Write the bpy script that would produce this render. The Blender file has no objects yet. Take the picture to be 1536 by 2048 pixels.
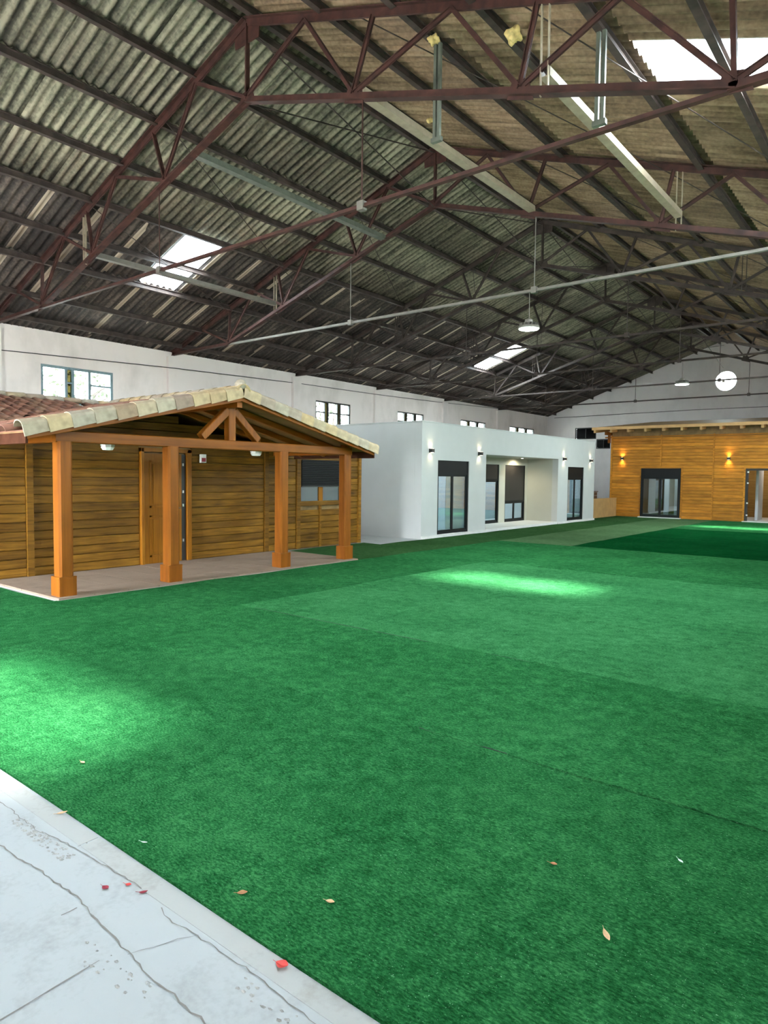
import bpy, bmesh, math, random
from mathutils import Vector, Matrix
random.seed(7)
S = bpy.context.scene
COL = S.collection
PI = math.pi

# ------------------------------------------------------------------ camera
YAW, PIT, ROLL, FPX = .6764, .0532, .0113, 1355.0
Fv = Vector((-math.sin(YAW)*math.cos(PIT), math.cos(YAW)*math.cos(PIT), -math.sin(PIT)))
R0 = Vector((math.cos(YAW), math.sin(YAW), 0)); U0 = R0.cross(Fv)
Rv = R0*math.cos(ROLL) + U0*math.sin(ROLL); Uv = U0*math.cos(ROLL) - R0*math.sin(ROLL)
cam_d = bpy.data.cameras.new('camera'); cam = bpy.data.objects.new('camera', cam_d); COL.objects.link(cam)
cam_d.sensor_fit = 'VERTICAL'; cam_d.sensor_height = 36.0; cam_d.sensor_width = 27.0
cam_d.lens = 36.0*FPX/2048.0; cam_d.clip_start = .05; cam_d.clip_end = 300
mw = Matrix((Rv, Uv, -Fv)).transposed().to_4x4(); mw.translation = Vector((0, 0, 1.65))
cam.matrix_world = mw
S.camera = cam

# ------------------------------------------------------------------ world, sun, exposure
W = bpy.data.worlds.new('overcast_sky'); S.world = W; W.use_nodes = True
wn = W.node_tree.nodes; wl = W.node_tree.links
bg = wn['Background']; bg.inputs['Strength'].default_value = 26.0
tc = wn.new('ShaderNodeTexCoord'); sp = wn.new('ShaderNodeSeparateXYZ'); rp = wn.new('ShaderNodeValToRGB')
wl.new(tc.outputs['Generated'], sp.inputs[0]); wl.new(sp.outputs['Z'], rp.inputs[0]); wl.new(rp.outputs[0], bg.inputs[0])
rp.color_ramp.elements[0].color = (.88, .92, .95, 1); rp.color_ramp.elements[1].color = (.72, .86, 1, 1)

SUN_DIR = Vector((-3.05, .45, -6.5))
sd = bpy.data.lights.new('sun', 'SUN'); sd.energy = 26.0; sd.angle = .12; sd.color = (1, .97, .9)
so = bpy.data.objects.new('sun', sd); COL.objects.link(so)
so.rotation_euler = SUN_DIR.to_track_quat('-Z', 'Y').to_euler(); so.location = (10, -5, 30)

def portal(name, loc, direction, sx, sy):
    d = bpy.data.lights.new(name, 'AREA'); d.shape = 'RECTANGLE'; d.size = sx; d.size_y = sy
    d.cycles.is_portal = True
    o = bpy.data.objects.new(name, d); COL.objects.link(o); o.location = loc
    o.rotation_euler = Vector(direction).to_track_quat('-Z', 'Y').to_euler()
    return o

portal('added_gate_portal', (-9.9, -2.32, 1.8), (0, 1, 0), 3.2, 3.6)
V = S.view_settings
S.display_settings.display_device = 'sRGB'
V.view_transform = 'Standard'; V.look = 'None'; V.gamma = 1; V.use_curve_mapping = False
V.exposure = 1.32

# hall dimensions
XL, XRT, XR = -18.44, 1.16, -8.64          # left wall, right wall, ridge
ZR, SL = 8.95, .36                          # roof sheet apex and slope
Y0, YG = -2.0, 38.97                        # back wall, far gable
TY = [1.95, 7.186, 12.40, 17.65, 22.36, 27.52, 32.78]

# ------------------------------------------------------------------ materials
def newmat(name):
    m = bpy.data.materials.new(name); m.use_nodes = True
    return m, m.node_tree.nodes, m.node_tree.links, m.node_tree.nodes['Principled BSDF']
def plain(name, col, rough=.6, metal=0.0, spec=.5, nscale=0, namt=.12, bump=0.0):
    m, n, l, b = newmat(name)
    b.inputs['Base Color'].default_value = (*col, 1); b.inputs['Roughness'].default_value = rough
    b.inputs['Metallic'].default_value = metal; b.inputs['Specular IOR Level'].default_value = spec
    if nscale:
        t = n.new('ShaderNodeTexCoord'); x = n.new('ShaderNodeTexNoise'); x.inputs['Scale'].default_value = nscale; x.inputs['Detail'].default_value = 5
        l.new(t.outputs['Object'], x.inputs['Vector'])
        r = n.new('ShaderNodeValToRGB'); l.new(x.outputs['Fac'], r.inputs[0])
        r.color_ramp.elements[0].position = .3; r.color_ramp.elements[1].position = .7
        r.color_ramp.elements[0].color = (*[c*(1-namt) for c in col], 1); r.color_ramp.elements[1].color = (*[min(1, c*(1+namt)) for c in col], 1)
        l.new(r.outputs[0], b.inputs['Base Color'])
        if bump:
            bp = n.new('ShaderNodeBump'); bp.inputs['Strength'].default_value = bump; bp.inputs['Distance'].default_value = .01
            l.new(x.outputs['Fac'], bp.inputs['Height']); l.new(bp.outputs[0], b.inputs['Normal'])
    return m
def emis(name, col, strength):
    m, n, l, b = newmat(name)
    b.inputs['Base Color'].default_value = (*col, 1)
    b.inputs['Emission Color'].default_value = (*col, 1); b.inputs['Emission Strength'].default_value = strength
    return m
def wood(name, dark, mid, light, axis='Y', rough=.55, vary=.35, scale=1.0):
    """grain runs along the given local axis; each object shifts the pattern by its random value"""
    m, n, l, b = newmat(name)
    t = n.new('ShaderNodeTexCoord'); oi = n.new('ShaderNodeObjectInfo')
    mul = n.new('ShaderNodeVectorMath'); mul.operation = 'SCALE'; mul.inputs[0].default_value = (31, 47, 19)
    l.new(oi.outputs['Random'], mul.inputs['Scale'])
    add = n.new('ShaderNodeVectorMath'); add.operation = 'ADD'
    l.new(t.outputs['Object'], add.inputs[0]); l.new(mul.outputs[0], add.inputs[1])
    mp = n.new('ShaderNodeMapping'); s = [14*scale]*3; s['XYZ'.index(axis)] = .9*scale
    mp.inputs['Scale'].default_value = s; l.new(add.outputs[0], mp.inputs['Vector'])
    x = n.new('ShaderNodeTexNoise'); x.inputs['Scale'].default_value = 2.0; x.inputs['Detail'].default_value = 6; x.inputs['Distortion'].default_value = .6
    l.new(mp.outputs[0], x.inputs['Vector'])
    r = n.new('ShaderNodeValToRGB'); l.new(x.outputs['Fac'], r.inputs[0])
    e = r.color_ramp.elements; e[0].position = .25; e[0].color = (*dark, 1); e[1].position = .78; e[1].color = (*light, 1)
    k = e.new(.5); k.color = (*mid, 1)
    # knots and patches
    x2 = n.new('ShaderNodeTexNoise'); x2.inputs['Scale'].default_value = 2.3; x2.inputs['Detail'].default_value = 3; l.new(add.outputs[0], x2.inputs['Vector'])
    mr = n.new('ShaderNodeMapRange'); l.new(x2.outputs['Fac'], mr.inputs[0])
    mr.inputs[1].default_value = .3; mr.inputs[2].default_value = .7; mr.inputs[3].default_value = 1-vary*.6; mr.inputs[4].default_value = 1.15
    mr2 = n.new('ShaderNodeMapRange'); l.new(oi.outputs['Random'], mr2.inputs[0]); mr2.inputs[3].default_value = 1-vary; mr2.inputs[4].default_value = 1+vary*.6
    mm = n.new('ShaderNodeMath'); mm.operation = 'MULTIPLY'; l.new(mr.outputs[0], mm.inputs[0]); l.new(mr2.outputs[0], mm.inputs[1])
    sc = n.new('ShaderNodeVectorMath'); sc.operation = 'SCALE'; l.new(r.outputs[0], sc.inputs[0]); l.new(mm.outputs[0], sc.inputs['Scale'])
    l.new(sc.outputs[0], b.inputs['Base Color'])
    b.inputs['Roughness'].default_value = rough; b.inputs['Specular IOR Level'].default_value = .2
    bp = n.new('ShaderNodeBump'); bp.inputs['Strength'].default_value = .25; bp.inputs['Distance'].default_value = .004
    l.new(x.outputs['Fac'], bp.inputs['Height']); l.new(bp.outputs[0], b.inputs['Normal'])
    return m
def roofmat(name, dark, mid, light, strip, wave=.07):
    """fibre cement sheet: long streaks down the slope (local X); strip = strength of the pale strip along one edge"""
    m, n, l, b = newmat(name)
    t = n.new('ShaderNodeTexCoord'); oi = n.new('ShaderNodeObjectInfo')
    mul = n.new('ShaderNodeVectorMath'); mul.operation = 'SCALE'; mul.inputs[0].default_value = (31, 47, 0); l.new(oi.outputs['Random'], mul.inputs['Scale'])
    add = n.new('ShaderNodeVectorMath'); add.operation = 'ADD'; l.new(t.outputs['Object'], add.inputs[0]); l.new(mul.outputs[0], add.inputs[1])
    mp = n.new('ShaderNodeMapping'); mp.inputs['Scale'].default_value = (.55, 5.2, 1); l.new(add.outputs[0], mp.inputs['Vector'])
    x = n.new('ShaderNodeTexNoise'); x.inputs['Scale'].default_value = 1.5; x.inputs['Detail'].default_value = 7; x.inputs['Roughness'].default_value = .6; l.new(mp.outputs[0], x.inputs['Vector'])
    x3 = n.new('ShaderNodeTexNoise'); x3.inputs['Scale'].default_value = 16; x3.inputs['Detail'].default_value = 6; l.new(add.outputs[0], x3.inputs['Vector'])
    mixf = n.new('ShaderNodeMath'); mixf.operation = 'MULTIPLY_ADD'; l.new(x3.outputs['Fac'], mixf.inputs[0]); mixf.inputs[1].default_value = .45; l.new(x.outputs['Fac'], mixf.inputs[2])
    sub = n.new('ShaderNodeMath'); sub.operation = 'SUBTRACT'; l.new(mixf.outputs[0], sub.inputs[0]); sub.inputs[1].default_value = .22
    sy = n.new('ShaderNodeSeparateXYZ'); l.new(t.outputs['Object'], sy.inputs[0])
    wv = n.new('ShaderNodeMath'); wv.operation = 'MULTIPLY'; l.new(sy.outputs['Y'], wv.inputs[0]); wv.inputs[1].default_value = 2*PI/.178
    sn = n.new('ShaderNodeMath'); sn.operation = 'COSINE'; l.new(wv.outputs[0], sn.inputs[0])
    gr = n.new('ShaderNodeMath'); gr.operation = 'MULTIPLY_ADD'; l.new(sn.outputs[0], gr.inputs[0]); gr.inputs[1].default_value = -wave; l.new(sub.outputs[0], gr.inputs[2])
    r = n.new('ShaderNodeValToRGB'); l.new(gr.outputs[0], r.inputs[0])
    e = r.color_ramp.elements; e[0].position = .33; e[0].color = (*dark, 1); e[1].position = .68; e[1].color = (*light, 1); k = e.new(.5); k.color = (*mid, 1)
    # pale strip along one edge of the sheet, on most sheets, broken along its length
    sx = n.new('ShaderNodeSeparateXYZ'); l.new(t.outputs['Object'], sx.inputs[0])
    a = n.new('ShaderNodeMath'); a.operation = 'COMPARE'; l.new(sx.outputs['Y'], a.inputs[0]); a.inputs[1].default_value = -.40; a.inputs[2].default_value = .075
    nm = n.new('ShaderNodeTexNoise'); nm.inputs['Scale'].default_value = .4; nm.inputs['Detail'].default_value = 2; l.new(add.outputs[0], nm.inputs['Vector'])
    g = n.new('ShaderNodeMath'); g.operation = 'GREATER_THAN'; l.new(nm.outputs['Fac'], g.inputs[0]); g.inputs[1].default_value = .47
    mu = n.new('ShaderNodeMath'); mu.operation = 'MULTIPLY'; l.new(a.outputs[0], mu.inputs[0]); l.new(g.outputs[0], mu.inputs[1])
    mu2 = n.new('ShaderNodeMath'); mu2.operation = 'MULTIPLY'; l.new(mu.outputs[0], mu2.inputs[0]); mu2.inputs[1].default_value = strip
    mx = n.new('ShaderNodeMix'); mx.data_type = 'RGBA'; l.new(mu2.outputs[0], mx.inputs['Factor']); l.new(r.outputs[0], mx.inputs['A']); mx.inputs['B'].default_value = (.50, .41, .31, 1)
    mr = n.new('ShaderNodeMapRange'); l.new(oi.outputs['Random'], mr.inputs[0]); mr.inputs[3].default_value = .78; mr.inputs[4].default_value = 1.15
    sc = n.new('ShaderNodeVectorMath'); sc.operation = 'SCALE'; l.new(mx.outputs['Result'], sc.inputs[0]); l.new(mr.outputs[0], sc.inputs['Scale'])
    l.new(sc.outputs[0], b.inputs['Base Color']); b.inputs['Roughness'].default_value = .85
    return m
def turfmat(name, dark, mid, light):
    m, n, l, b = newmat(name)
    t = n.new('ShaderNodeTexCoord')
    def noise(s, d, vec=None, rgh=.6):
        x = n.new('ShaderNodeTexNoise'); x.inputs['Scale'].default_value = s; x.inputs['Detail'].default_value = d; x.inputs['Roughness'].default_value = rgh
        l.new(vec or t.outputs['Object'], x.inputs['Vector']); return x
    mp = n.new('ShaderNodeMapping'); mp.inputs['Scale'].default_value = (.55, 1.25, 1); l.new(t.outputs['Object'], mp.inputs['Vector'])
    fine = noise(95, 4, mp.outputs[0], .75); med = noise(9, 5); big = noise(.9, 3)
    c1 = n.new('ShaderNodeMath'); c1.operation = 'MULTIPLY_ADD'; l.new(med.outputs['Fac'], c1.inputs[0]); c1.inputs[1].default_value = .35; l.new(fine.outputs['Fac'], c1.inputs[2])
    c2 = n.new('ShaderNodeMath'); c2.operation = 'MULTIPLY_ADD'; l.new(big.outputs['Fac'], c2.inputs[0]); c2.inputs[1].default_value = .25; l.new(c1.outputs[0], c2.inputs[2])
    c3 = n.new('ShaderNodeMath'); c3.operation = 'SUBTRACT'; l.new(c2.outputs[0], c3.inputs[0]); c3.inputs[1].default_value = .30
    r = n.new('ShaderNodeValToRGB'); l.new(c3.outputs[0], r.inputs[0])
    e = r.color_ramp.elements; e[0].position = .34; e[0].color = (*dark, 1); e[1].position = .70; e[1].color = (*light, 1); k = e.new(.5); k.color = (*mid, 1)
    sp_ = noise(160, 1); gt = n.new('ShaderNodeMapRange'); l.new(sp_.outputs['Fac'], gt.inputs[0]); gt.inputs[1].default_value = .72; gt.inputs[2].default_value = .8
    mx = n.new('ShaderNodeMix'); mx.data_type = 'RGBA'; l.new(gt.outputs[0], mx.inputs['Factor']); l.new(r.outputs[0], mx.inputs['A']); mx.inputs['B'].default_value = (.32, .55, .35, 1)
    l.new(mx.outputs['Result'], b.inputs['Base Color'])
    b.inputs['Roughness'].default_value = .6; b.inputs['Specular IOR Level'].default_value = 0.0
    b.inputs['Sheen Weight'].default_value = 0.0; b.inputs['Sheen Roughness'].default_value = .5; b.inputs['Sheen Tint'].default_value = (.6, 1, .7, 1)
    bp = n.new('ShaderNodeBump'); bp.inputs['Strength'].default_value = .9; bp.inputs['Distance'].default_value = .012
    l.new(c1.outputs[0], bp.inputs['Height']); l.new(bp.outputs[0], b.inputs['Normal'])
    return m
def concretemat(name, base, dirt):
    m, n, l, b = newmat(name)
    t = n.new('ShaderNodeTexCoord')
    a = n.new('ShaderNodeTexNoise'); a.inputs['Scale'].default_value = 2.2; a.inputs['Detail'].default_value = 9; a.inputs['Roughness'].default_value = .62; a.inputs['Distortion'].default_value = .4
    c = n.new('ShaderNodeTexNoise'); c.inputs['Scale'].default_value = 45; c.inputs['Detail'].default_value = 5
    l.new(t.outputs['Object'], a.inputs['Vector']); l.new(t.outputs['Object'], c.inputs['Vector'])
    s = n.new('ShaderNodeMath'); s.operation = 'MULTIPLY_ADD'; l.new(c.outputs['Fac'], s.inputs[0]); s.inputs[1].default_value = .3; l.new(a.outputs['Fac'], s.inputs[2])
    r = n.new('ShaderNodeValToRGB'); l.new(s.outputs[0], r.inputs[0])
    e = r.color_ramp.elements; e[0].position = .42; e[0].color = (*dirt, 1); e[1].position = .62; e[1].color = (*base, 1)
    l.new(r.outputs[0], b.inputs['Base Color']); b.inputs['Roughness'].default_value = .75
    bp = n.new('ShaderNodeBump'); bp.inputs['Strength'].default_value = .3; bp.inputs['Distance'].default_value = .006
    l.new(s.outputs[0], bp.inputs['Height']); l.new(bp.outputs[0], b.inputs['Normal'])
    return m
def glassmat(name, tint, refl, rough=.02):
    m, n, l, b = newmat(name); n.remove(b)
    out = n['Material Output']
    tr = n.new('ShaderNodeBsdfTransparent'); tr.inputs[0].default_value = (*tint, 1)
    gl = n.new('ShaderNodeBsdfGlossy'); gl.inputs['Roughness'].default_value = rough; gl.inputs['Color'].default_value = (.95, .97, 1, 1)
    mx = n.new('ShaderNodeMixShader'); lw = n.new('ShaderNodeLayerWeight'); lw.inputs[0].default_value = .5
    pw = n.new('ShaderNodeMath'); pw.operation = 'POWER'; pw.inputs[1].default_value = 4.5; l.new(lw.outputs['Facing'], pw.inputs[0])
    mr = n.new('ShaderNodeMapRange'); l.new(pw.outputs[0], mr.inputs[0]); mr.inputs[3].default_value = refl; mr.inputs[4].default_value = 1
    l.new(mr.outputs[0], mx.inputs[0]); l.new(tr.outputs[0], mx.inputs[1]); l.new(gl.outputs[0], mx.inputs[2]); l.new(mx.outputs[0], out.inputs[0])
    return m
def skymat(name):
    """milky roof-light sheet: most daylight passes straight, the rest is scattered"""
    m, n, l, b = newmat(name); n.remove(b); out = n['Material Output']
    tr = n.new('ShaderNodeBsdfTransparent'); tr.inputs[0].default_value = (.93, .96, .96, 1)
    tl = n.new('ShaderNodeBsdfTranslucent'); tl.inputs[0].default_value = (.85, .9, .9, 1)
    mx = n.new('ShaderNodeMixShader'); mx.inputs[0].default_value = .35
    l.new(tr.outputs[0], mx.inputs[1]); l.new(tl.outputs[0], mx.inputs[2]); l.new(mx.outputs[0], out.inputs[0])
    return m
def wallmat(name, col, dirt, amt=.5):
    m, n, l, b = newmat(name)
    t = n.new('ShaderNodeTexCoord'); mp = n.new('ShaderNodeMapping'); mp.inputs['Scale'].default_value = (.5, .5, .28); l.new(t.outputs['Object'], mp.inputs['Vector'])
    a = n.new('ShaderNodeTexNoise'); a.inputs['Scale'].default_value = 1.6; a.inputs['Detail'].default_value = 8; a.inputs['Roughness'].default_value = .6; l.new(mp.outputs[0], a.inputs['Vector'])
    r = n.new('ShaderNodeValToRGB'); l.new(a.outputs['Fac'], r.inputs[0])
    e = r.color_ramp.elements; e[0].position = .3; e[0].color = (*[c*(1-amt)+d*amt for c, d in zip(col, dirt)], 1); e[1].position = .52; e[1].color = (*col, 1)
    l.new(r.outputs[0], b.inputs['Base Color']); b.inputs['Roughness'].default_value = .85
    bp = n.new('ShaderNodeBump'); bp.inputs['Strength'].default_value = .15; bp.inputs['Distance'].default_value = .01; l.new(a.outputs['Fac'], bp.inputs['Height']); l.new(bp.outputs[0], b.inputs['Normal'])
    return m

M = dict(
    hallwall=wallmat('hall_plaster', (.90, .83, .80), (.55, .50, .46), .5),
    gable=wallmat('gable_plaster', (.86, .82, .82), (.64, .61, .61), .5),
    concrete=concretemat('concrete_floor', (.385, .40, .41), (.30, .305, .305)),
    edging=concretemat('concrete_edging', (.38, .38, .37), (.29, .28, .26)),
    crack=plain('crack_dark', (.20, .185, .17), .95),
    crumb=plain('crumbled_mortar', (.345, .335, .32), .95, nscale=30, namt=.3, bump=.6),
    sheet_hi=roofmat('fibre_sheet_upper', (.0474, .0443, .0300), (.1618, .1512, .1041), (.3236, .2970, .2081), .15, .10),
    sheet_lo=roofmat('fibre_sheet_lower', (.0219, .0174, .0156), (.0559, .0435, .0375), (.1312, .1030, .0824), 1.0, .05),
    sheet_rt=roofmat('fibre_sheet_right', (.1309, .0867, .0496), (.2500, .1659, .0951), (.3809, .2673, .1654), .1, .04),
    rust=plain('rust_red_steel', (.058, .022, .017), .6, .0, .4, nscale=6, namt=.45),
    darkst=plain('dark_brown_steel', (.055, .038, .032), .65, .0, .4, nscale=5, namt=.4),
    galv=plain('galvanised_steel', (.19, .175, .15), .55, .1, nscale=8, namt=.15),
    greenst=plain('green_grey_steel', (.13, .145, .115), .5, .0, nscale=8, namt=.25),
    cream=plain('cream_painted_steel', (.34, .28, .20), .5, 0, nscale=8, namt=.15),
    sky=skymat('roof_light_sheet'),
    foam=plain('yellow_expanding_foam', (.72, .55, .22), .9, nscale=20, namt=.2, bump=.5),
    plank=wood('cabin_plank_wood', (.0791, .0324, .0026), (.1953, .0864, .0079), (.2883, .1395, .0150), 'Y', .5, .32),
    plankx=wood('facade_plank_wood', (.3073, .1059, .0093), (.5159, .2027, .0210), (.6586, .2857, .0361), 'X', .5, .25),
    beamz=wood('honey_wood_upright', (.1628, .0468, .0044), (.2232, .0666, .0057), (.2743, .0882, .0097), 'Z', .38, .08, .6),
    beamy=wood('honey_wood_beam', (.1628, .0468, .0044), (.2232, .0666, .0057), (.2743, .0882, .0097), 'Y', .4, .08, .6),
    beamx=wood('honey_wood_rafter', (.1628, .0468, .0044), (.2232, .0666, .0057), (.2743, .0882, .0097), 'X', .4, .08, .6),
    doorw=wood('door_wood', (.19, .066, .005), (.26, .095, .007), (.30, .12, .010), 'Z', .35, .05, .7),
    palew=plain('pale_plywood', (.50, .29, .115), .6, nscale=4, namt=.12),
    tile=None, tilep=None,
    deckb=plain('porch_ceiling_wood', (.22, .13, .045), .6, nscale=5, namt=.3),
    paver=concretemat('terrace_paver', (.2429, .1733, .1260), (.1822, .1287, .0900)),
    mortar=plain('terrace_joint', (.36, .31, .27), .95),
    white=plain('white_render', (.5394, .5490, .5456), .8, nscale=3, namt=.02),
    whitein=plain('white_interior', (.70, .72, .74), .85),
    recess=plain('warm_grey_recess', (.50, .495, .43), .8, nscale=3, namt=.02),  # recess walls, warmer and darker than the front
    membrane=plain('pale_roof_membrane', (.80, .74, .68), .8, nscale=2, namt=.08),
    plinth=plain('pale_plinth', (.66, .66, .64), .8, nscale=6, namt=.06),
    anth=plain('anthracite_metal', (.008, .010, .011), .5, 0, .25),
    shutter=plain('dark_roller_shutter', (.010, .010, .011), .55, 0, .25),
    browns=plain('brown_grey_shutter', (.024, .020, .018), .55),
    glass=glassmat('window_glass', (.70, .74, .72), .06),
    glassf=glassmat('dusty_casement_glass', (.075, .07, .038), .06),
    glassd=glassmat('sliding_door_glass', (.60, .72, .76), .26),
    frameb=plain('blue_grey_paint', (.17, .25, .28), .5, nscale=8, namt=.2),
    framed=plain('dark_window_steel', (.03, .03, .032), .5),
    wpaint=plain('white_plastic', (.85, .85, .83), .4),
    black=plain('black_plastic', (.02, .02, .02), .4),
    alu=plain('brushed_aluminium', (.6, .6, .6), .3, .8),
    lampglow=emis('led_glow', (.85, 1, .97), 60),
    warmglow=emis('warm_led', (1, .72, .36), 8),
    coolglow=emis('neutral_led', (1, .88, .62), 8),
    leafb=plain('dry_brown_leaf', (.42, .20, .09), .8, nscale=40, namt=.25),
    leaft=plain('tan_leaf', (.66, .42, .24), .8, nscale=40, namt=.2),
    petal=plain('red_petal', (.62, .06, .05), .6),
    petald=plain('wine_red_petal', (.30, .03, .05), .6),
    paper=plain('pale_scrap', (.75, .85, .78), .8),
    leafg=plain('tree_leaf', (.022, .034, .010), .7, nscale=2, namt=.4),
    bark=plain('tree_bark', (.03, .022, .016), .9, nscale=6, namt=.3),
    ground=plain('outdoor_ground', (.58, .55, .50), .95, nscale=.4, namt=.2),
    fasciab=plain('dark_fascia_wood', (.06, .024, .014), .9, 0, .03, nscale=5, namt=.3),
    brownbox=plain('brown_crate_wood', (.10, .045, .022), .7, nscale=5, namt=.3),
    inner=wood('inner_room_wood', (.22, .12, .03), (.32, .19, .055), (.40, .25, .08), 'X', .6, .1),
    curtain=plain('grey_curtain', (.34, .33, .31), .9),
)
def tilemat(name, cols):
    m, n, l, b = newmat(name); oi = n.new('ShaderNodeObjectInfo'); r = n.new('ShaderNodeValToRGB'); l.new(oi.outputs['Random'], r.inputs[0])
    e = r.color_ramp.elements; e[0].position = 0; e[0].color = (*cols[0], 1); e[1].position = 1; e[1].color = (*cols[-1], 1)
    for i, c in enumerate(cols[1:-1]): k = e.new((i+1)/(len(cols)-1)); k.color = (*c, 1)
    t = n.new('ShaderNodeTexCoord'); x = n.new('ShaderNodeTexNoise'); x.inputs['Scale'].default_value = 9; x.inputs['Detail'].default_value = 5; l.new(t.outputs['Object'], x.inputs['Vector'])
    mr = n.new('ShaderNodeMapRange'); l.new(x.outputs['Fac'], mr.inputs[0]); mr.inputs[1].default_value = .3; mr.inputs[2].default_value = .7; mr.inputs[3].default_value = .75; mr.inputs[4].default_value = 1.15
    sc = n.new('ShaderNodeVectorMath'); sc.operation = 'SCALE'; l.new(r.outputs[0], sc.inputs[0]); l.new(mr.outputs[0], sc.inputs['Scale']); l.new(sc.outputs[0], b.inputs['Base Color']); b.inputs['Roughness'].default_value = .85
    return m
M['tile'] = tilemat('clay_tile', [(.2550, .1105, .0723), (.3060, .1445, .0935), (.2040, .0850, .0553), (.2890, .1700, .1062), (.2465, .1190, .0850)])
M['tilep'] = tilemat('pale_clay_tile', [(.48, .35, .19), (.38, .33, .26), (.52, .38, .20), (.28, .19, .14), (.42, .37, .29), (.50, .36, .19)])
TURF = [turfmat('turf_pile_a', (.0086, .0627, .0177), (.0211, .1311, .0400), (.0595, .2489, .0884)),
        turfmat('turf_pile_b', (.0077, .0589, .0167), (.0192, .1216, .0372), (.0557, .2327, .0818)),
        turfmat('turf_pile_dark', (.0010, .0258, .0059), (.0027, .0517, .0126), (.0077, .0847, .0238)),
        turfmat('turf_pile_grey', (.042, .088, .036), (.080, .150, .066), (.125, .215, .105)),
        turfmat('turf_pile_olive', (.017, .050, .015), (.033, .088, .029), (.06, .135, .05)),
        turfmat('turf_pile_lit_pool', (.0134, .0836, .0260), (.0346, .1757, .0595), (.0864, .3040, .1209))]  # paler rolls carry part of the skylight's light pool in their colour

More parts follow.
